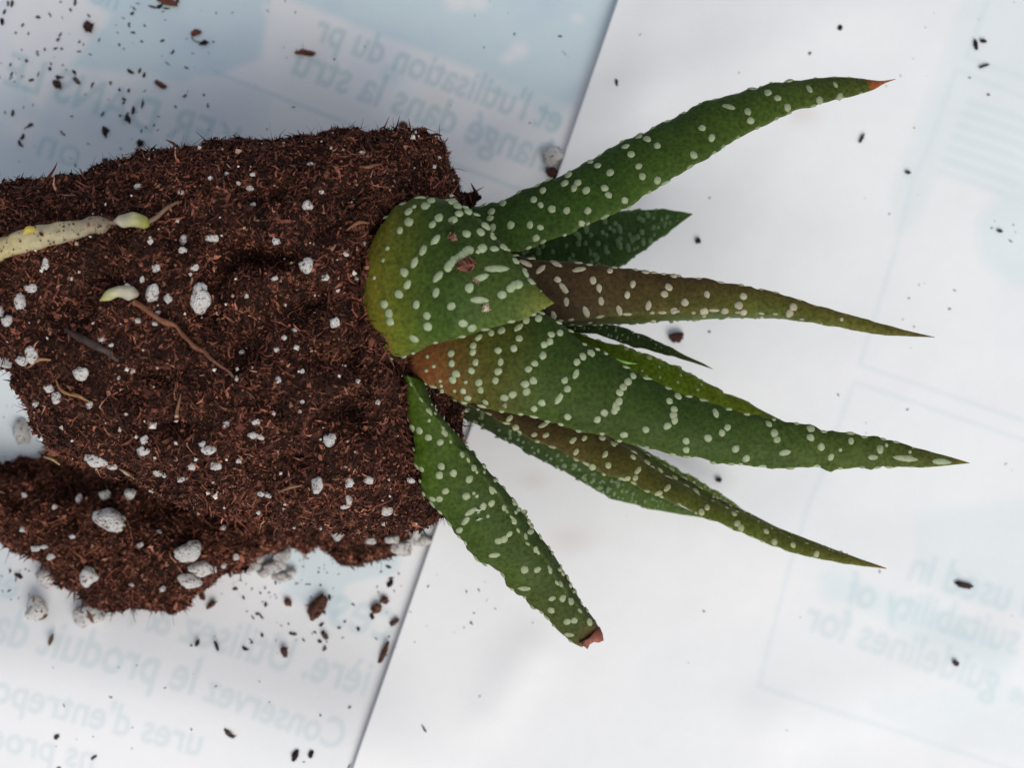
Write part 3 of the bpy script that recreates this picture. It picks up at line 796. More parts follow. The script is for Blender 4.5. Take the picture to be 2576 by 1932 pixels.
# 1  long upper leaf with the dry red point
make_leaf('leaf', 'longest upper leaf curving up to a dry red point',
    [(1110, 590), (1150, 548), (1193, 523), (1232, 507), (1278, 498), (1317, 476), (1364, 461), (1407, 447), (1438, 430), (1488, 402), (1527, 379), (1562, 356), (1609, 338), (1648, 317), (1716, 286), (1774, 255), (1809, 247), (1864, 229), (1883, 220), (1926, 218),
     (1973, 202), (2027, 201), (2070, 192), (2132, 193), (2183, 198), (2215, 203), (2253, 197)],
    [(1190, 690), (1240, 655), (1282, 638), (1329, 622), (1383, 603), (1438, 587), (1476, 568), (1515, 552), (1558, 533), (1589, 517), (1628, 488), (1660, 470), (1716, 433), (1735, 422), (1782, 397), (1844, 358), (1879, 334), (1918, 317), (1949, 299), (2004, 280), (2054, 264),
     (2105, 249), (2163, 236), (2202, 224), (2220, 210), (2253, 198)],
    [(0, .028), (.3, .031), (.7, .029), (1, .026)], [(0, .030), (.3, .033), (.7, .031), (1, .026)], top=.16, bot=.34,
    col1=[(0, *GD), (.3, *GD), (.7, .038, .085, .026), (.93, .06, .10, .035), (.945, *RT), (1, .45, .2, .16)], col2=[(0, *GD), (.3, .04, .10, .022), (.7, .055, .115, .028), (.93, .075, .12, .04), (.95, *RT), (1, .45, .2, .16)],
    tub=[(c2, *q) for q in ((2130, 898), (2025, 995), (1990, 945, 60, -15), (1810, 1070), (1890, 1115), (2075, 1075), (2098, 1140), (2195, 940), (1985, 1295), (1620, 1130), (1595, 1185), (1680, 1180), (1655, 1215), (1735, 1230), (1855, 1215), (1880, 1260), (1745, 1362), (1455, 1230), (1395, 1290),
         (1440, 1325, 50, 50), (1512, 1350), (1608, 1362), (1705, 1445), (1245, 1455), (1370, 1455), (1437, 1470, 50, 15), (1410, 1540), (1120, 1370), (1113, 1410), (1130, 1470), (2195, 1165), (1195, 1315), (2075, 880), (1760, 1045))]
        + [(c3, *q) for q in ((130, 825), (190, 890), (75, 1003), (425, 720), (442, 778), (300, 688, 95, 27), (555, 597), (618, 632), (822, 573, 60, 70), (992, 545, 35, 70), (682, 695), (888, 645), (1020, 622), (455, 572, 70, 0), (690, 522, 60, 5))],
    ntub=40, seed=1, tubcol=(.34, .43, .31))

# 2  low leaf behind it
make_leaf('leaf', 'short broad leaf low behind the longest upper leaf',
    [(1200, 590), (1330, 560), (1450, 543), (1550, 533), (1610, 527), (1660, 525), (1710, 530), (1743, 537)], [(1200, 700), (1330, 705), (1450, 700), (1520, 690), (1565, 672), (1608, 637), (1666, 594), (1743, 538)],
    [(0, .018), (.6, .013), (1, .011)], [(0, .016), (.6, .012), (1, .011)], top=.14, bot=.3, col1=[(0, *GD), (.6, .035, .085, .04), (1, .05, .12, .05)], col2=[(0, *GD), (1, .045, .115, .04)], ntub=90, seed=2, under=False, tubcol=(.13, .24, .12), trad=7, edge=.7)

# 3  brown flushed leaf
make_leaf('leaf', 'slender leaf flushed brown, with a thin straight point',
    [(1215, 640), (1293, 640), (1340, 652), (1394, 652), (1472, 662), (1534, 672), (1569, 676), (1616, 679), (1651, 685), (1701, 691), (1751, 699), (1790, 701), (1813, 709), (1871, 716), (1910, 728), (1988, 747), (2046, 764), (2105, 784), (2202, 809), (2280, 831), (2352, 848)],
    [(1230, 800), (1330, 805), (1386, 806), (1440, 803), (1503, 798), (1573, 793), (1628, 790), (1694, 784), (1774, 784), (1821, 783), (1871, 788), (1910, 790), (1965, 797), (2050, 811), (2101, 821), (2147, 832), (2202, 841), (2260, 845), (2352, 849)],
    [(0, .030), (.5, .029), (1, .027)], [(0, .032), (.5, .030), (1, .027)], top=.15,
    keel=[(1240, 810), (1380, 815), (1460, 813), (1530, 815), (1589, 815), (1666, 808), (1716, 806), (1794, 802), (1871, 799), (1949, 800), (2050, 808), (2147, 826), (2260, 842), (2352, 848)], zk=[(0, .024), (.5, .0245), (1, .0268)],
    col1=[(0, .050, .036, .030), (.15, .062, .046, .036), (.45, .085, .062, .042), (.62, .095, .10, .04), (.85, .12, .14, .05), (1, .13, .13, .06)], col2=[(0, .04, .035, .025), (.2, .06, .05, .035), (.35, .08, .085, .032), (.6, .09, .14, .038), (.85, .12, .15, .05), (1, .13, .13, .06)],
    colk=[(0, .05, .13, .03), (.5, .10, .25, .06), (1, .14, .17, .06)],
    tub=[(c5, *q) for q in ((1310, 585, 90, -50), (1420, 650), (1460, 705, 90, 55), (1478, 795, 60, 85), (1605, 860, 80, 65), (1395, 885, 60, 70), (1215, 545, 100, 30), (1415, 550, 80, 40), (1560, 585, 100, -20), (1650, 655), (1690, 705, 60, 80), (1703, 790, 60, 80), (1760, 595, 50, -45), (1820, 850, 70, 70), (1872, 750, 55, -85),
         (1908, 680, 55, -80), (1990, 600, 60, 0), (2010, 820, 65, -80), (2140, 700), (2112, 745), (2172, 625), (2180, 860))] + [(z6, *q) for q in ((290, 40, 50, -80), (492, 25), (432, 70), (793, 40), (820, 80), (1098, 48), (1075, 82), (600, 75), (715, 72), (1365, 118, 's'))]
        + [(c6, *q) for q in ((160, 248, 50, 70), (18, 300), (365, 320), (395, 260), (720, 330), (697, 368))],
    ntub=50, seed=3, tubcol=(.50, .50, .44))

# 4  small dark leaf and 5 bright green leaf between
make_leaf('leaf', 'small dark narrow leaf under the brown flushed leaf',
    [(1330, 790), (1430, 800), (1500, 809), (1568, 822), (1622, 845), (1681, 870), (1726, 895), (1771, 915), (1796, 930)], [(1330, 850), (1430, 838), (1500, 838), (1541, 853), (1590, 872), (1645, 886), (1699, 899), (1744, 913), (1796, 930)],
    [(0, .024), (1, .020)], [(0, .025), (1, .020)], top=.2, bot=.4, col1=[(0, *GD), (.7, .03, .07, .025), (1, .10, .09, .05)], col2=[(0, *GD), (.7, .035, .08, .025), (1, .10, .09, .05)], ntub=46, seed=4, under=False, tubcol=(.28, .36, .28), edge=.7, trad=7)
make_leaf('leaf', 'bright green leaf half hidden behind the big central leaf',
    [(1350, 800), (1430, 832), (1500, 851), (1545, 862), (1572, 869), (1631, 895), (1690, 917), (1753, 947), (1807, 976), (1875, 1008), (1925, 1036), (1985, 1066)], [(1350, 900), (1430, 920), (1500, 935), (1600, 965), (1700, 1000), (1800, 1030), (1880, 1055), (1985, 1068)],
    [(0, .026), (.5, .024), (1, .023)], [(0, .028), (.5, .026), (1, .024)], top=.12, bot=.35, col1=[(0, .08, .16, .02), (.5, .15, .28, .022), (1, .14, .22, .03)], col2=[(0, .08, .16, .02), (.5, .14, .27, .02), (1, .14, .22, .03)],
    tub=[(z6, *q) for q in ((293, 330), (350, 383, 's'), (355, 440, 's'), (470, 428, 's'), (453, 467, 's'), (255, 403, 's'), (565, 510, 's'), (585, 480, 's'), (165, 280), (278, 433, 's'), (45, 300, 's'))], ntub=30, seed=5, tubcol=(.42, .54, .30), trad=7.5)

# 6  low leaves under the big one
make_leaf('leaf', 'pale low leaf with a pinkish point, near the paper',
    [(1470, 1080), (1560, 1100), (1613, 1125), (1649, 1143), (1703, 1179), (1753, 1207), (1807, 1238), (1844, 1261), (1868, 1281)], [(1470, 1150), (1560, 1175), (1640, 1215), (1710, 1250), (1780, 1275), (1830, 1285), (1868, 1284)],
    [(0, .014), (1, .007)], [(0, .013), (1, .007)], top=.15, bot=.3, col1=[(0, .05, .10, .03), (.6, .09, .17, .06), (.92, .11, .17, .07), (1, .30, .16, .12)], ntub=50, seed=6, under=False, tubcol=(.22, .32, .18), edge=.7, trad=7)
make_leaf('leaf', 'long dim leaf resting low beside the gap to the soil',
    [(1070, 960), (1150, 990), (1250, 1030), (1330, 1085), (1450, 1150), (1550, 1195), (1650, 1245), (1775, 1302)], [(1090, 1000), (1122, 1026), (1145, 1040), (1200, 1070), (1239, 1089), (1278, 1109), (1317, 1136), (1363, 1159), (1414, 1187), (1457, 1210), (1511, 1237), (1569, 1264), (1628, 1280), (1686, 1290), (1730, 1297), (1775, 1304)],
    [(0, .022), (.5, .014), (1, .010)], [(0, .020), (.5, .012), (1, .010)], top=.15, bot=.3, col1=[(0, .03, .05, .02), (.5, .035, .085, .03), (1, .07, .15, .045)], col2=[(0, .03, .05, .02), (.4, .035, .075, .035), (.7, .065, .14, .045), (1, .08, .16, .05)], ntub=110, seed=7, under=False, tubcol=(.17, .26, .15), edge=.8, trad=7)

# 7  brownish olive leaf with a tiny red tip
make_leaf('leaf', 'olive leaf browned at its base, drooping to a tiny red tip',
    [(1060, 930), (1200, 985), (1330, 1035), (1430, 1065), (1526, 1097), (1573, 1127), (1612, 1153), (1666, 1191), (1710, 1214), (1753, 1238), (1798, 1263), (1875, 1296), (1929, 1321), (1997, 1355), (2088, 1383), (2155, 1404), (2214, 1423), (2230, 1429)],
    [(1060, 985), (1150, 1010), (1192, 1030), (1243, 1047), (1262, 1064), (1297, 1078), (1328, 1103), (1394, 1130), (1410, 1143), (1488, 1177), (1530, 1194), (1577, 1214), (1616, 1232), (1654, 1247), (1726, 1279), (1767, 1299), (1844, 1333), (1925, 1367), (1997, 1392), (2079, 1412), (2155, 1422), (2230, 1431)],
    [(0, .026), (.5, .023), (1, .020)], [(0, .028), (.5, .025), (1, .020)], top=.13, bot=.4,
    keel=[(1060, 925), (1200, 972), (1330, 1020), (1430, 1050), (1530, 1080), (1620, 1138), (1703, 1192), (1753, 1222), (1800, 1250), (1880, 1288), (1950, 1325), (2088, 1378), (2230, 1429)], zk=[(0, .0235), (.5, .0216), (1, .0199)],
    col1=[(0, .05, .05, .03), (.25, .075, .060, .035), (.45, .07, .085, .028), (.7, .085, .125, .034), (.97, .10, .11, .045), (1, .35, .10, .08)], col2=[(0, .05, .045, .03), (.2, .085, .065, .045), (.4, .09, .10, .04), (.7, .10, .16, .045), (.97, .12, .14, .05), (1, .35, .10, .08)],
    colk=[(0, .015, .025, .012), (.6, .020, .045, .018), (1, .07, .08, .03)],
    tub=[(c8, *q) for q in ((1110, 135, 60, -45), (1330, 175, 85, -40), (1270, 240, 40, -10), (1345, 243, 50, -30), (1150, 195), (1520, 278, 60, -45), (1595, 262, 50, -50), (1540, 352, 55, -50), (1730, 368, 60, -50), (1748, 438), (1410, 335), (1645, 450), (1940, 472, 70, -45), (1910, 385, 45, 60), (1875, 523, 40, -10), (1925, 520), (2000, 420),
         (1710, 262), (1780, 300, 50, 80), (2085, 470, 50, 60), (2130, 585, 70, -45), (2075, 620, 60, -15), (2180, 520))] + [(z6, *q) for q in ((395, 1055, 55, -45), (555, 1075), (615, 1165), (585, 1190), (765, 1200, 40, 40), (783, 1253), (805, 1280), (945, 1298, 40, 35), (990, 1358), (1095, 1375, 40, 35), (1225, 1425))],
    ntub=40, seed=8, tubcol=(.46, .52, .36), trad=8.5)

# 8  big central leaf
L4T = [(c5b, *q) for q in ((300, 590, 's'), (365, 690, 's'), (290, 735, 's'), (540, 560), (545, 660), (590, 765), (555, 828), (430, 840, 's'), (440, 890, 's'), (450, 935, 's'), (455, 960, 's'), (765, 480), (760, 545), (790, 650, 80, 90), (747, 735), (820, 855), (840, 930), (690, 850, 's'), (662, 940, 80, 80), (710, 1015), (575, 940, 's'),
       (820, 395, 90, -50), (1015, 525), (1175, 505), (1232, 405), (1042, 645, 90, 90), (1015, 740), (990, 835), (888, 1055, 70, 50), (1080, 1010), (1165, 975), (945, 350), (1050, 325), (1220, 295, 120, -40), (1300, 220), (1425, 205), (1325, 720), (1388, 660), (1472, 580), (1485, 470), (1540, 437), (1555, 365), (1645, 350), (1375, 835), (1290, 870),
       (1305, 945), (1460, 1060), (1380, 1120), (1635, 1020, 130, -60), (1720, 920), (1693, 832), (1805, 770, 110, -65), (1815, 645), (1875, 590), (1960, 555), (2090, 1160), (2020, 1230), (1720, 1200), (2200, 1090, 100, -75), (2195, 1140))] + \
      [(z6, *q) for q in ((205, 432), (178, 465), (150, 495), (130, 525), (126, 575), (112, 612), (155, 762), (275, 732), (407, 572), (455, 545), (433, 620), (430, 650), (435, 680), (395, 712), (500, 795), (500, 845), (622, 778), (665, 640, 60, 75), (700, 750), (730, 718), (775, 838), (833, 893), (960, 700, 45, 55), (990, 752), (1005, 788), (1050, 860, 70, -5),
       (1195, 725), (1192, 775), (1252, 828), (1305, 885, 45, -60), (1358, 845, 's'), (1418, 795, 45, 90), (1580, 840), (1540, 885, 60, 0), (1615, 818, 's'), (1745, 855, 's'), (1720, 893, 150, 7), (1920, 910, 110, 4))]
make_leaf('leaf', 'big central leaf with banded white bumps and an orange brown base',
    [(1000, 815), (1080, 770), (1180, 750), (1280, 765), (1359, 790), (1406, 812), (1433, 833), (1457, 850), (1488, 870), (1511, 885), (1546, 906), (1589, 931), (1639, 955), (1674, 972), (1716, 990), (1774, 1009), (1844, 1032), (1903, 1044), (1965, 1058), (2035, 1071), (2066, 1079), (2144, 1091), (2210, 1103), (2280, 1120), (2338, 1136), (2396, 1151), (2439, 1165)],
    [(1005, 885), (1025, 928), (1044, 952), (1083, 975), (1118, 994), (1161, 1010), (1200, 1021), (1239, 1030), (1278, 1038), (1317, 1049), (1355, 1058), (1394, 1067), (1441, 1075), (1480, 1090), (1546, 1105), (1569, 1113), (1628, 1125), (1674, 1140), (1716, 1146), (1770, 1157), (1809, 1169), (1887, 1170), (1949, 1180), (1988, 1176), (2046, 1177), (2078, 1183), (2136, 1178), (2183, 1180), (2272, 1178), (2334, 1176), (2393, 1170), (2439, 1166)],
    [(0, .037), (.2, .039), (.5, .036), (1, .033)], [(0, .038), (.2, .039), (.5, .036), (1, .033)], top=.15, bot=.35,
    col1=[(0, .10, .06, .03), (.06, .11, .065, .022), (.14, .055, .085, .018), (.25, .024, .062, .018), (.55, .028, .070, .022), (.85, .055, .100, .034), (.96, .08, .10, .045), (1, .13, .14, .05)],
    col2=[(0, .15, .065, .04), (.08, .19, .085, .05), (.15, .10, .105, .035), (.25, .048, .100, .026), (.55, .052, .110, .034), (.9, .080, .135, .042), (1, .13, .14, .05)], tub=L4T, ntub=40, seed=9, tubcol=(.40, .50, .37))

# 9  lower leaf with a broken red end
make_leaf('leaf', 'lower leaf pointing down, broken off to a jagged red end',
    [(1024, 945), (1040, 978), (1056, 1000), (1083, 1039), (1114, 1078), (1138, 1106), (1161, 1138), (1192, 1171), (1215, 1202), (1239, 1233), (1262, 1268), (1293, 1311), (1324, 1354), (1352, 1389), (1379, 1424), (1402, 1459), (1433, 1502), (1457, 1533), (1488, 1564), (1505, 1590)],
    [(1019, 950), (1021, 1015), (1025, 1050), (1034, 1086), (1040, 1148), (1052, 1187), (1060, 1233), (1083, 1268), (1107, 1297), (1124, 1323), (1155, 1354), (1173, 1375), (1192, 1391), (1208, 1410), (1235, 1426), (1258, 1449), (1280, 1478), (1314, 1500), (1338, 1527), (1375, 1554), (1408, 1588), (1432, 1614), (1462, 1628)],
    [(0, .041), (.3, .037), (1, .025)], [(0, .039), (.3, .036), (1, .024)], top=.16,
    keel=[(1066, 960), (1090, 1020), (1122, 1066), (1165, 1112), (1200, 1156), (1254, 1216), (1305, 1278), (1352, 1342), (1387, 1385), (1418, 1435), (1445, 1482), (1464, 1521), (1488, 1550), (1509, 1588)], zk=[(0, .0385), (.3, .0345), (1, .0228)],
    col1=[(0, .05, .11, .018), (.2, .045, .10, .02), (.5, .04, .085, .03), (.93, .05, .09, .038), (1, .10, .08, .05)], col2=[(0, .07, .15, .02), (.2, .065, .15, .022), (.45, .055, .12, .03), (.93, .07, .11, .045), (1, .10, .08, .05)],
    colk=[(0, .02, .045, .015), (1, .025, .06, .02)],  # third face painted dark as the leaf's shadow side
    tub=[(c8, *q) for q in ((525, 215), (585, 260), (662, 290), (480, 195), (540, 465), (668, 445), (748, 490), (655, 505), (695, 608), (655, 658), (612, 658), (860, 740, 90, -40), (825, 800, 80, -60), (785, 860, 60, -50), (940, 705), (995, 685), (830, 640), (850, 530), (1040, 930), (1075, 920), (1110, 885, 50, -40), (1012, 1022, 80, -8), (1208, 1115),
         (1290, 1115), (1205, 1238, 90, -10), (1385, 1303, 45, -25), (1455, 1300), (1378, 1380), (1482, 1453), (1530, 1445), (1495, 1537, 70, 0), (1375, 1120, 50, 70), (1440, 1205, 50, 70), (1510, 1320, 50, 70), (1630, 1455, 60, 70), (1280, 985, 50, 70), (1215, 900, 40, 70), (1140, 800, 50, 60), (1075, 715, 50, 60), (995, 600, 60, 60), (880, 455, 50, 60),
         (805, 370, 40, 60), (690, 230, 60, 55), (590, 150, 's'), (595, 90, 60, 60), (880, 620, 's'), (900, 640, 's'), (970, 770, 's'))],
    ntub=40, seed=10, tubcol=(.38, .47, .34), wave=8)
# its ragged red end
rv = []; jag = [(1462, 1626), (1458, 1618), (1478, 1634), (1484, 1622), (1494, 1616), (1506, 1618), (1519, 1612), (1516, 1594), (1509, 1578), (1502, 1584), (1480, 1606)]
ne = len(jag)
tv = [P(u, v, .0252 + .0003 * (k % 2)) for k, (u, v) in enumerate(jag)] + [P(u - 2, v - 2, .0215) for u, v in jag]
tv += [P(1485, 1605, .0262), P(1485, 1605, .0205)]
tf = [(k, (k + 1) % ne, ne + (k + 1) % ne, ne + k) for k in range(ne)] + [(k, 2 * ne, (k + 1) % ne) for k in range(ne)] + [(ne + k, ne + (k + 1) % ne, 2 * ne + 1) for k in range(ne)]
o = obj('withered_tip', mesh_np('withered_tip', [x[:] for x in tv], tf, M_ROOT, np.array((.24, .075, .05)) * (.55 + .9 * rng.random((len(tv), 1))), smooth=True))
put(o, plant); o['label'] = 'dry red jagged end of the broken leaf'

# 10 short crown leaf nearest to the camera
W_ = lambda *q: [(c4b, *x) for x in q]
make_leaf('leaf', 'short wide leaf at the crown, yellow at its base',
    [(918, 690), (926, 650), (950, 600), (972, 552), (998, 514), (1050, 497), (1091, 496), (1138, 505), (1161, 520), (1184, 533), (1223, 563), (1239, 590), (1270, 613), (1289, 641), (1313, 675), (1336, 703), (1363, 734), (1394, 762)],
    [(908, 800), (930, 858), (958, 895), (998, 909), (1025, 897), (1052, 882), (1099, 863), (1145, 853), (1200, 839), (1258, 821), (1317, 802), (1345, 789), (1363, 780), (1394, 763)],
    [(0, .0345), (.2, .041), (.5, .0435), (1, .0455)], [(0, .0355), (.2, .041), (.5, .044), (1, .0455)], top=.17, bot=.30, topp=.75,
    col1=[(0, .22, .19, .045), (.18, .18, .19, .04), (.28, .085, .115, .026), (.40, .034, .070, .022), (.5, .022, .052, .020), (.85, .032, .068, .026), (1, .15, .20, .06)], col2=[(0, .24, .20, .045), (.18, .20, .22, .04), (.28, .12, .18, .03), (.40, .058, .120, .026), (.5, .05, .12, .032), (.8, .085, .16, .05), (1, .17, .22, .07)],  # lower margin painted lighter, as the facet turned to the light
    tub=W_((760, 175), (740, 218), (840, 195), (960, 228), (570, 278, 's'), (683, 270), (510, 330), (1005, 272), (1120, 330), (1025, 350), (820, 390), (515, 432), (755, 458, 95, -50), (963, 412), (425, 520, 90, 80), (1100, 553), (1245, 535), (1295, 475), (1365, 585, 100, 20), (785, 615, 130, -50), (660, 722, 120, -62), (572, 848, 120, -62), (470, 945),
           (1260, 700), (1215, 735, 's'), (1380, 705, 100, 0), (1480, 690), (1600, 830, 90, 50), (1125, 718), (1090, 738), (1055, 768), (1015, 795), (970, 820), (938, 858), (915, 890), (500, 1070, 110, -55), (810, 990, 150, -50), (790, 1150, 110, -70), (415, 1165), (590, 1270, 100, -75), (265, 1265), (315, 1360), (325, 1445), (697, 1383), (705, 1495),
           (945, 1290), (1400, 905, 260, -3), (1240, 1000, 170, -20), (1128, 1098), (1545, 1105), (1580, 1078), (1625, 1068), (1460, 1170), (1230, 1225, 200, 5), (1065, 1460), (1155, 1510), (570, 1620, 110, 40), (300, 700, 's'), (255, 820, 's'), (165, 1000, 's'), (1700, 955, 110, 50), (1755, 1035, 80, 50)),
    ntub=20, seed=11, tubcol=(.38, .49, .36), wave=4.0, trad=11.2)

# strands of soil lapping over the leaf bases
lp, ln_ = [], []
rq = np.random.default_rng(88)
for _ in range(1500):
    w_ = rq.random()
    if w_ < .7: u_, v_ = 932 + rq.normal(0, 16), rq.uniform(560, 905); u_ += 34 * ((v_ - 735) / 170) ** 2
    elif w_ < .85: u_, v_ = 1018 + rq.normal(0, 9), rq.uniform(900, 1130)
    else: u_, v_ = rq.uniform(960, 1110), 500 + rq.normal(0, 10)
    h_ = cam_hit(BALL, u_, v_)
    if h_[0] is None: continue
    zl = max([q_[0].z for q_ in (cam_hit(LEAF_BVH[k], u_, v_) for k in (9, 10, 11)) if q_[0] is not None and q_[0].z < h_[0].z + .003] + [h_[0].z])
    lp.append(P(u_, v_, zl + .0002)[:]); ln_.append((0.25, 0, 1))
lp = np.array(lp); ln_ = np.array(ln_); ln_ /= np.linalg.norm(ln_, axis=1)[:, None]
V, F, C = fibres(lp, ln_, .0011, .00026, .25, 91)
lf_ = obj('soil_strand', mesh_np('soil_strand', V, F, M_FIB, C), kind='stuff'); put(lf_, ball)

# the short stem in the middle of the rosette
tube([P(1000, 800, .022), P(1080, 800, .024), P(1180, 800, .025), P(1290, 800, .025), P(1330, 805, .0245)], [.0075, .0085, .0075, .005, .002], [(.05, .05, .025), (.05, .05, .022), (.03, .05, .02), (.02, .05, .018), (.02, .05, .018)], M_LEAF, 'stem', plant, rough=.0004, seed=31)
tube([P(1020, 940, .024), P(1070, 985, .020), P(1110, 1020, .017)], [.003, .003, .001], [(.03, .018, .012)] * 3, M_ROOT, 'dead_leaf_base', plant, n=30, rough=.0006, seed=32)

tube([P(1548, 902, .0365), P(1575, 912, .0372), P(1602, 915, .0368)], [.00010, .00016, .00003], [(.16, .30, .06)] * 3, M_LEAF, 'peeling_fibre', plant, n=20, seg=8)

# ------------------------------------------------------------------ the heap of loose soil beside the ball
heap = empty('soil_clump', P(330, 1370, 0), label='crumbled heap of brown soil with white perlite, fallen below the soil ball', category='soil')
HB = [(-180, 1170, 1270, .004), (-60, 1160, 1285, .007), (0, 1155, 1300, .0085), (50, 1140, 1365, .0095), (120, 1120, 1420, .0105), (200, 1110, 1490, .011), (300, 1110, 1512, .0115), (400, 1120, 1515, .0115), (470, 1130, 1490, .011), (540, 1140, 1465, .0105), (600, 1160, 1435, .0095), (650, 1180, 1400, .008),
      (720, 1200, 1365, .006), (790, 1220, 1352, .005), (860, 1230, 1398, .005), (920, 1235, 1402, .0045), (985, 1250, 1380, .0035), (1040, 1290, 1345, .002)]
hu = np.linspace(-180, 1040, 150); hs = interp_stations(HB, hu)
rows = []
for k, u in enumerate(hu):
    a, b, hh = hs[k]
    th = np.linspace(0, np.pi, 70); c_, s_ = np.cos(th), np.sin(th)
    f = (H - .004) / H
    yy = (966 - (a + b) / 2) * S * f + (b - a) / 2 * S * f * np.sign(c_) * np.abs(c_) ** .8
    zz = hh * np.abs(s_) ** .7 * (.30 + .70 * ss(-c_, -.55, .25))
    rows.append(np.stack([np.full(70, (u - 1288) * S * f), yy, zz], 1))
rows = np.array(rows); nR, mR, _ = rows.shape
hv = rows.reshape(-1, 3)
i = (np.arange(nR - 1) * mR)[:, None]; j = np.arange(mR - 1)[None, :]
hf = np.stack([i + j, i + mR + j, i + mR + j + 1, i + j + 1], 2).reshape(-1, 4)
hn = vert_normals(hv, hf)
if hn[:, 2].sum() < 0: hf = hf[:, ::-1]; hn = -hn
hd = .0022 * fbm(hv, .008, 71, 2) + .0013 * fbm(hv, .003, 72, 2)
hv = hv + hn * hd[:, None] + np.stack([0 * hd, .0016 * vnoise(hv, .003, 74) * (hv[:, 2] < .005), 0 * hd], 1)
hb = h_left(hv[:, 0], hv[:, 1]); hv[:, 2] = np.maximum(hv[:, 2] + hb * .9, hb * .8)
HEAP = bvh_of(hv, hf)
hbody = obj('soil_body', mesh_np('soil_body', hv, hf, M_SOIL, np.tile((.028, .013, .008), (len(hv), 1)))); put(hbody, heap)
V, F, C = soil_cover(hv, hf, 32000, 51, .00125, .00055, 1.2)
o = obj('soil_fibre', mesh_np('soil_fibre', V, F, M_FIB, C), kind='stuff'); put(o, heap)
p, nr = sample_surface(hv, hf, 4000, 53)
V, F, C = granules(p + nr * .0003, .00015, 15, PEAT[:5] * 1.1)
o = obj('soil_grain', mesh_np('soil_grain', V, F, M_FIB, C, smooth=False), kind='stuff'); put(o, heap)
for q in ((285, 1310, 46, 31), (265, 1255, 15, 14), (325, 1250, 17, 14), (137, 1280, 7, 7), (200, 1262, 9, 14), (352, 1375, 8, 8), (95, 1380, 12, 9), (115, 1374, 10, 7), (128, 1396, 12, 9), (130, 1450, 36, 29), (225, 1442, 25, 24), (460, 1392, 23, 23), (490, 1384, 27, 27), (510, 1424, 30, 19), (472, 1456, 28, 21), (640, 1425, 20, 12),
          (690, 1425, 24, 18), (712, 1452, 22, 12), (720, 1395, 14, 20), (845, 1340, 14, 21), (880, 1320, 22, 15), (900, 1310, 14, 14), (1000, 1372, 24, 19), (1030, 1355, 18, 12), (400, 1340, 7, 6), (560, 1330, 9, 7), (60, 1250, 10, 8), (930, 1360, 16, 8), (1040, 1330, 16, 24), (665, 1440, 16, 12), (700, 1405, 18, 14), (735, 1440, 14, 10), (655, 1405, 12, 10), (1015, 1390, 18, 12), (985, 1355, 16, 12), (590, 1400, 9, 8), (60, 1330, 9, 7), (180, 1350, 7, 6), (410, 1480, 9, 8), (560, 1420, 8, 7), (330, 1470, 7, 6)):
    if perlite(*q, HEAP, heap, sink=-.1) is None:
        perlite(*q, None, heap, zfix=h_paper(*P(q[0], q[1])[:2]) + .0004, sink=.1)

# ------------------------------------------------------------------ loose bits on the paper
def crumb(u, v, L, Wd, ang, colr, label, seed, spikes=6, zoff=0.0, flat=.55, cat='soil crumb', name='soil_crumb', group='soil crumbs scattered on the paper', tail=None, base=None, core=.9):
    r = np.random.default_rng(seed); 
    x, y = P(u, v)[:2]; z = h_paper(x, y) if base is None else base
    a, b = L / 2 * S, Wd / 2 * S; hgt = min(a, b) * flat + .00012
    vv = IVC * (1 + .42 * vnoise(IVC + seed, .6, seed) + .26 * vnoise(IVC + seed, .28, seed + 3))[:, None]
    vv = vv * np.array([a, b, hgt]) * core
    pts = IV2[r.integers(0, len(IV2), spikes)] * np.array([a, b, hgt]) * .8
    FV, FF, FC = fibres(pts, pts / np.linalg.norm(pts, axis=1)[:, None], a * (.55 if core > .8 else .8), b * .5, .15, seed + 5)
    V = np.concatenate([vv, FV]); fl = [tuple(int(i) for i in q) for q in IFC] + [tuple(int(i) + len(vv) for i in q) for q in FF]
    cc = np.array(colr); C = np.concatenate([np.tile(cc, (len(vv), 1)) * (1 + .35 * vnoise(vv, b * .6, seed + 9))[:, None], np.tile(cc, (len(FV), 1)) * (.8 + .5 * r.random((len(FV), 1)))])
    V[:, 2] = V[:, 2] - vv[:, 2].min() * .9
    V[:, 2] = np.maximum(V[:, 2], .00003)
    t = math.radians(-ang); R = np.array([[math.cos(t), -math.sin(t), 0], [math.sin(t), math.cos(t), 0], [0, 0, 1]])
    me = mesh_np(name, V @ R.T, fl, M_FIB, C)
    o = obj(name, me, label=label, category=cat, group=group)
    o.location = (*P(u, v, z)[:2], z + .00003)
    return o

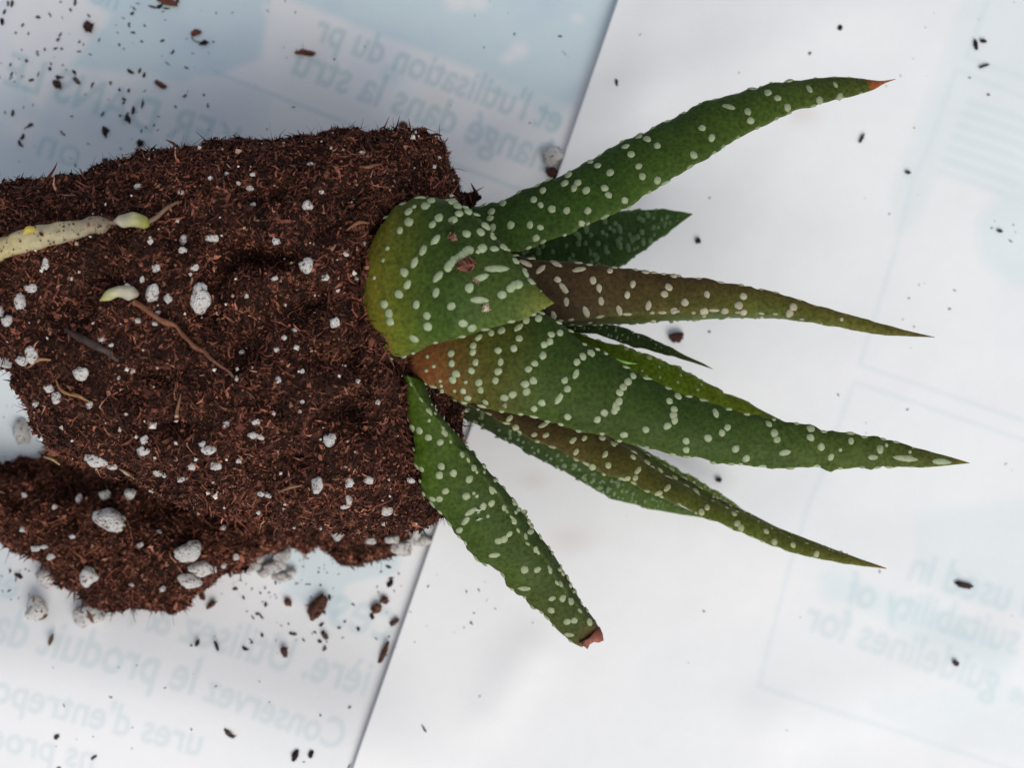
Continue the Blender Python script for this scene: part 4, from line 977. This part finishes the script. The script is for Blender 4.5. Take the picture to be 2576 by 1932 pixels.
DK = (.020, .014, .013); RBc = (.14, .050, .032); MB = (.075, .034, .022)
CR = [
    (420, 4, 62, 18, 12, RBc, 'curved reddish bark chip cut by the top edge of the picture', 4),
    (225, 70, 30, 26, 70, (.05, .02, .018), 'spiky dark brown crumb with a tail, topmost among the black specks', 22),
    (147, 213, 26, 20, 55, (.045, .026, .02), 'dark brown crumb with a twig on the mirrored capital letters', 8),
    (404, 212, 34, 13, 35, (.13, .055, .04), 'reddish seed-shaped flake on the blue paper above the soil ball', 2),
    (268, 406, 22, 20, 70, (.06, .035, .028), 'brown three-cornered crumb just above the soil ball', 6),
    (355, 361, 19, 18, 0, (.010, .010, .010), 'round black grain above the soil ball', 0),
    (493, 83, 28, 17, -10, RBc, 'rounded reddish flake joined to a black seed by a hair', 2),
    (515, 108, 23, 13, -15, DK, 'oval black seed beside the rounded reddish flake', 1),
    (768, 133, 52, 14, 3, RBc, 'long reddish bark sliver lying level on blue paper', 6),
    (1016, 318, 26, 23, 40, (.10, .04, .03), 'rough brown crumb close above the corner of the soil ball', 14),
    (1700, 847, 36, 28, 0, (.05, .018, .014), 'dark three-cornered crumb on white paper between the two thin leaves', 2),
    (2167, 348, 27, 9, -65, DK, 'thin black chip below the dry red leaf point', 2),
    (2453, 113, 30, 10, 80, DK, 'upright black splinter near the upper right corner', 4),
    (2472, 103, 18, 9, 5, DK, 'short black chip touching the upright splinter', 2),
    (2474, 166, 28, 7, -20, DK, 'thin black thread under the upright splinter', 3),
    (2424, 1472, 46, 15, 12, (.05, .03, .025), 'long dark splinter on the faint mirrored English words', 4),
    (2403, 1668, 16, 13, 50, (.07, .05, .05), 'small grey crumb below the mirrored English words', 4),
    (800, 1527, 70, 36, -58, (.085, .036, .024), 'thick brown bark lump on the paper below the soil ball', 10),
    (716, 1639, 30, 17, 85, (.07, .032, .03), 'oval purplish brown grain on mirrored French words', 1),
    (948, 1530, 36, 24, -40, (.13, .055, .035), 'loose orange brown fibre tangle near the paper edge', 24),
    (968, 1510, 24, 18, 20, (.10, .045, .03), 'small fibre tuft joined to the orange brown tangle', 16),
    (993, 1565, 32, 14, -30, (.08, .04, .03), 'brown chip pushed against the paper edge', 3),
    (966, 1642, 62, 13, -68, (.075, .035, .024), 'narrow brown strip standing along the paper edge', 8),
    (533, 1521, 32, 16, -38, (.10, .045, .03), 'brown chip pointing away from the soil heap', 3),
    (510, 1500, 24, 16, 70, (.08, .036, .024), 'small brown crumb at the foot of the soil heap', 6),
    (130, 1608, 30, 9, -70, (.10, .07, .04), 'thin tan husk on the mirrored French words', 1),
    (498, 1617, 20, 10, -62, DK, 'short black chip on a mirrored letter z', 1),
    (545, 1623, 28, 9, 70, DK, 'long black chip beside the mirrored letters', 2),
    (578, 1846, 32, 14, 40, (.09, .07, .06), 'grey branching fibre near the bottom edge', 10),
    (744, 1899, 30, 15, -60, DK, 'dark chip at the bottom edge, larger of two neighbours', 2),
    (783, 1897, 22, 13, -70, DK, 'dark chip at the bottom edge, smaller of two neighbours', 2),
    (145, 1853, 18, 11, -45, (.05, .05, .05), 'small grey crumb near the lower left corner', 4),
    (818, 1600, 20, 13, 50, (.07, .06, .06), 'grey grain beside the thick brown bark lump', 3),
    (725, 1515, 22, 17, 45, (.10, .05, .035), 'brown crumb left of the thick bark lump', 8),
    (650, 1432, 30, 14, 50, (.06, .03, .02), 'dark sliver lying on the white perlite cluster', 3),
    (2284, 434, 15, 10, 10, DK, 'small black grain on the faint vertical line', 2),
    (2514, 581, 16, 8, 5, DK, 'small black grain on the pale green patch', 2),
    (1807, 1207, 15, 13, 30, DK, 'lone black grain under the tip of the pale low leaf', 2),
    (1755, 606, 14, 14, 20, DK, 'lone black grain beside the short broad leaf tip', 4),
]
for k, (u, v, L, Wd, an, cl, lb, sp) in enumerate(CR):
    crumb(u, v, L, Wd, an, cl, lb, 300 + k, spikes=max(sp, 1))
# hair joining the flake and the seed
tube([(*P(488, 90)[:2], .0022), (*P(490, 103)[:2], .0022), (*P(500, 110)[:2], .0022), (*P(508, 110)[:2], .0022)], [.00007] * 4, [(.05, .03, .025)] * 4, M_ROOT, 'hair_fibre', None, n=24, seg=8)
hf_ = bpy.data.objects['hair_fibre']
for vtx in hf_.data.vertices: vtx.co.z = h_paper(vtx.co.x, vtx.co.y) + .00018 + (vtx.co.z - .0022)
hf_['label'] = 'fine dark hair between the reddish flake and the black seed'; hf_['category'] = 'fibre'

# perlite lump with brown soil at the edge of the sheet, loose perlite by the heap
def loose_perlite(u, v, ru, rv, label, name='perlite_granule', seed=0):
    z = h_paper(*P(u, v)[:2]); rr = min(ru, rv) * S
    o = perlite(u, v, ru, rv, None, None, zfix=z + rr * .55, sink=.5)
    o['label'] = label; o['category'] = 'perlite'; o['group'] = 'loose perlite granules on the paper'
    return o
loose_perlite(1390, 394, 30, 25, 'cream perlite granule at the paper edge above the leaves')
crumb(1388, 436, 34, 26, 20, (.06, .024, .018), 'dark soil crumb stuck below the cream perlite granule at the paper edge', 401, spikes=10, flat=.8)
loose_perlite(90, 1536, 31, 29, 'white perlite granule farthest to the lower left of the heap')
loose_perlite(220, 1548, 37, 28, 'large white perlite granule with brown threads at the foot of the heap')
loose_perlite(55, 1085, 20, 34, 'pale blurred perlite granule in the gap beyond the end of the soil ball')
loose_perlite(1062, 1362, 24, 16, 'small pale perlite granule beside the lower leaf, under its edge')
loose_perlite(45, 975, 12, 10, 'tiny pale perlite granule left of the soil ball end')
crumb(228, 1552, 34, 8, 60, (.16, .08, .045), 'brown thread lying across the large white perlite granule', 402, spikes=8, base=h_paper(*P(220, 1548)[:2]) + .0020, cat='fibre', name='peat_thread')
crumb(112, 1552, 26, 8, -30, (.13, .065, .04), 'brown thread leaning on the farthest perlite granule', 403, spikes=6, cat='fibre', name='peat_thread')

# bits that landed on the crown leaf
def on_leaf(seedkey, u, v, L, Wd, ang, colr, label, sd, sp):
    h = cam_hit(LEAF_BVH[seedkey], u, v)
    if h[0] is None: return
    z = h[0].z
    o = crumb(u, v, L, Wd, ang, colr, label, sd, spikes=sp, base=z - .0001, group='crumbs lying on the leaves', core=.6)
on_leaf(11, 1140, 598, 20, 18, 40, (.22, .12, .08), 'pale and brown crumb on the dark part of the crown leaf', 501, 26)
on_leaf(11, 1176, 667, 42, 22, -12, (.20, .085, .055), 'largest reddish brown fleck in the middle of the crown leaf', 502, 46)
on_leaf(11, 1196, 706, 24, 7, 45, (.24, .13, .09), 'forked brown fibre below the largest fleck', 503, 8)
on_leaf(11, 1222, 774, 20, 20, 0, (.46, .40, .28), 'cream crumb near the lower edge of the crown leaf', 504, 24)
on_leaf(11, 1136, 562, 16, 6, 10, (.10, .06, .04), 'dark speck beside a bump high on the crown leaf', 505, 5)
on_leaf(9, 1271, 1018, 10, 14, 0, (.30, .24, .16), 'tan grain on the big central leaf near its lower margin', 506, 5)
on_leaf(10, 1200, 1283, 22, 9, 30, (.42, .45, .33), 'chalky flake on the rough patch of the lower leaf', 507, 8)
on_leaf(10, 1205, 1306, 16, 8, -20, (.40, .43, .32), 'second chalky flake just below the first on the lower leaf', 508, 6)

# countless fine specks
sp_pts = []; r = np.random.default_rng(77)
def scatter(n, u0, u1, v0, v1):
    for _ in range(n): sp_pts.append((r.uniform(u0, u1), r.uniform(v0, v1)))
scatter(85, 0, 420, 0, 420); scatter(30, 0, 260, 0, 220); scatter(40, 300, 760, 0, 330); scatter(16, 760, 1450, 0, 400)
scatter(70, 620, 1050, 1380, 1640); scatter(34, 560, 1000, 1400, 1520); scatter(26, 0, 900, 1560, 1920); scatter(22, 0, 90, 930, 1180); scatter(14, 0, 140, 1400, 1500)
scatter(45, 1000, 2576, 0, 1932); scatter(22, 2200, 2576, 0, 800); scatter(16, 1050, 1350, 1380, 1600)
fv = []; ffc = []; fcl = []; off = 0
for (u, v) in sp_pts:
    x, y = P(u, v)[:2]; z = h_paper(x, y)
    big = 1.45 if (u < 450 and v < 450) else (1.25 if v > 1350 and u < 1050 else .85)
    L = S * big * np.clip(np.exp(r.normal(1.2, .55)), 1.5, 10); wd = L * r.uniform(.22, .7)
    m = 7; th = np.linspace(0, 2 * np.pi, m, endpoint=False); a = r.uniform(0, 6.3)
    rad = 1 + .3 * r.normal(size=m)
    ex, ey = L * np.cos(th) * rad, wd * np.sin(th) * rad
    X = x + ex * math.cos(a) - ey * math.sin(a); Y = y + ex * math.sin(a) + ey * math.cos(a)
    vb = np.stack([X, Y, np.full(m, z + .00003)], 1); top_ = np.stack([x + (X - x) * .6, y + (Y - y) * .6, np.full(m, z + .00003 + wd * .8)], 1)
    fv.append(np.concatenate([vb, top_, [[x, y, z + wd]]]))
    for k in range(m):
        ffc.append((off + k, off + (k + 1) % m, off + m + (k + 1) % m, off + m + k)); ffc.append((off + m + k, off + m + (k + 1) % m, off + 2 * m))
    off += 2 * m + 1
    c_ = np.array(DK if r.random() < .6 else (.06, .04, .035)) * r.uniform(.7, 2.0)
    fcl.append(np.tile(c_, (2 * m + 1, 1)))
obj('soil_dust', mesh_np('soil_dust', np.concatenate(fv), ffc, M_FIB, np.concatenate(fcl)), kind='stuff', label='fine dark soil specks strewn over both sheets of paper', category='soil dust')
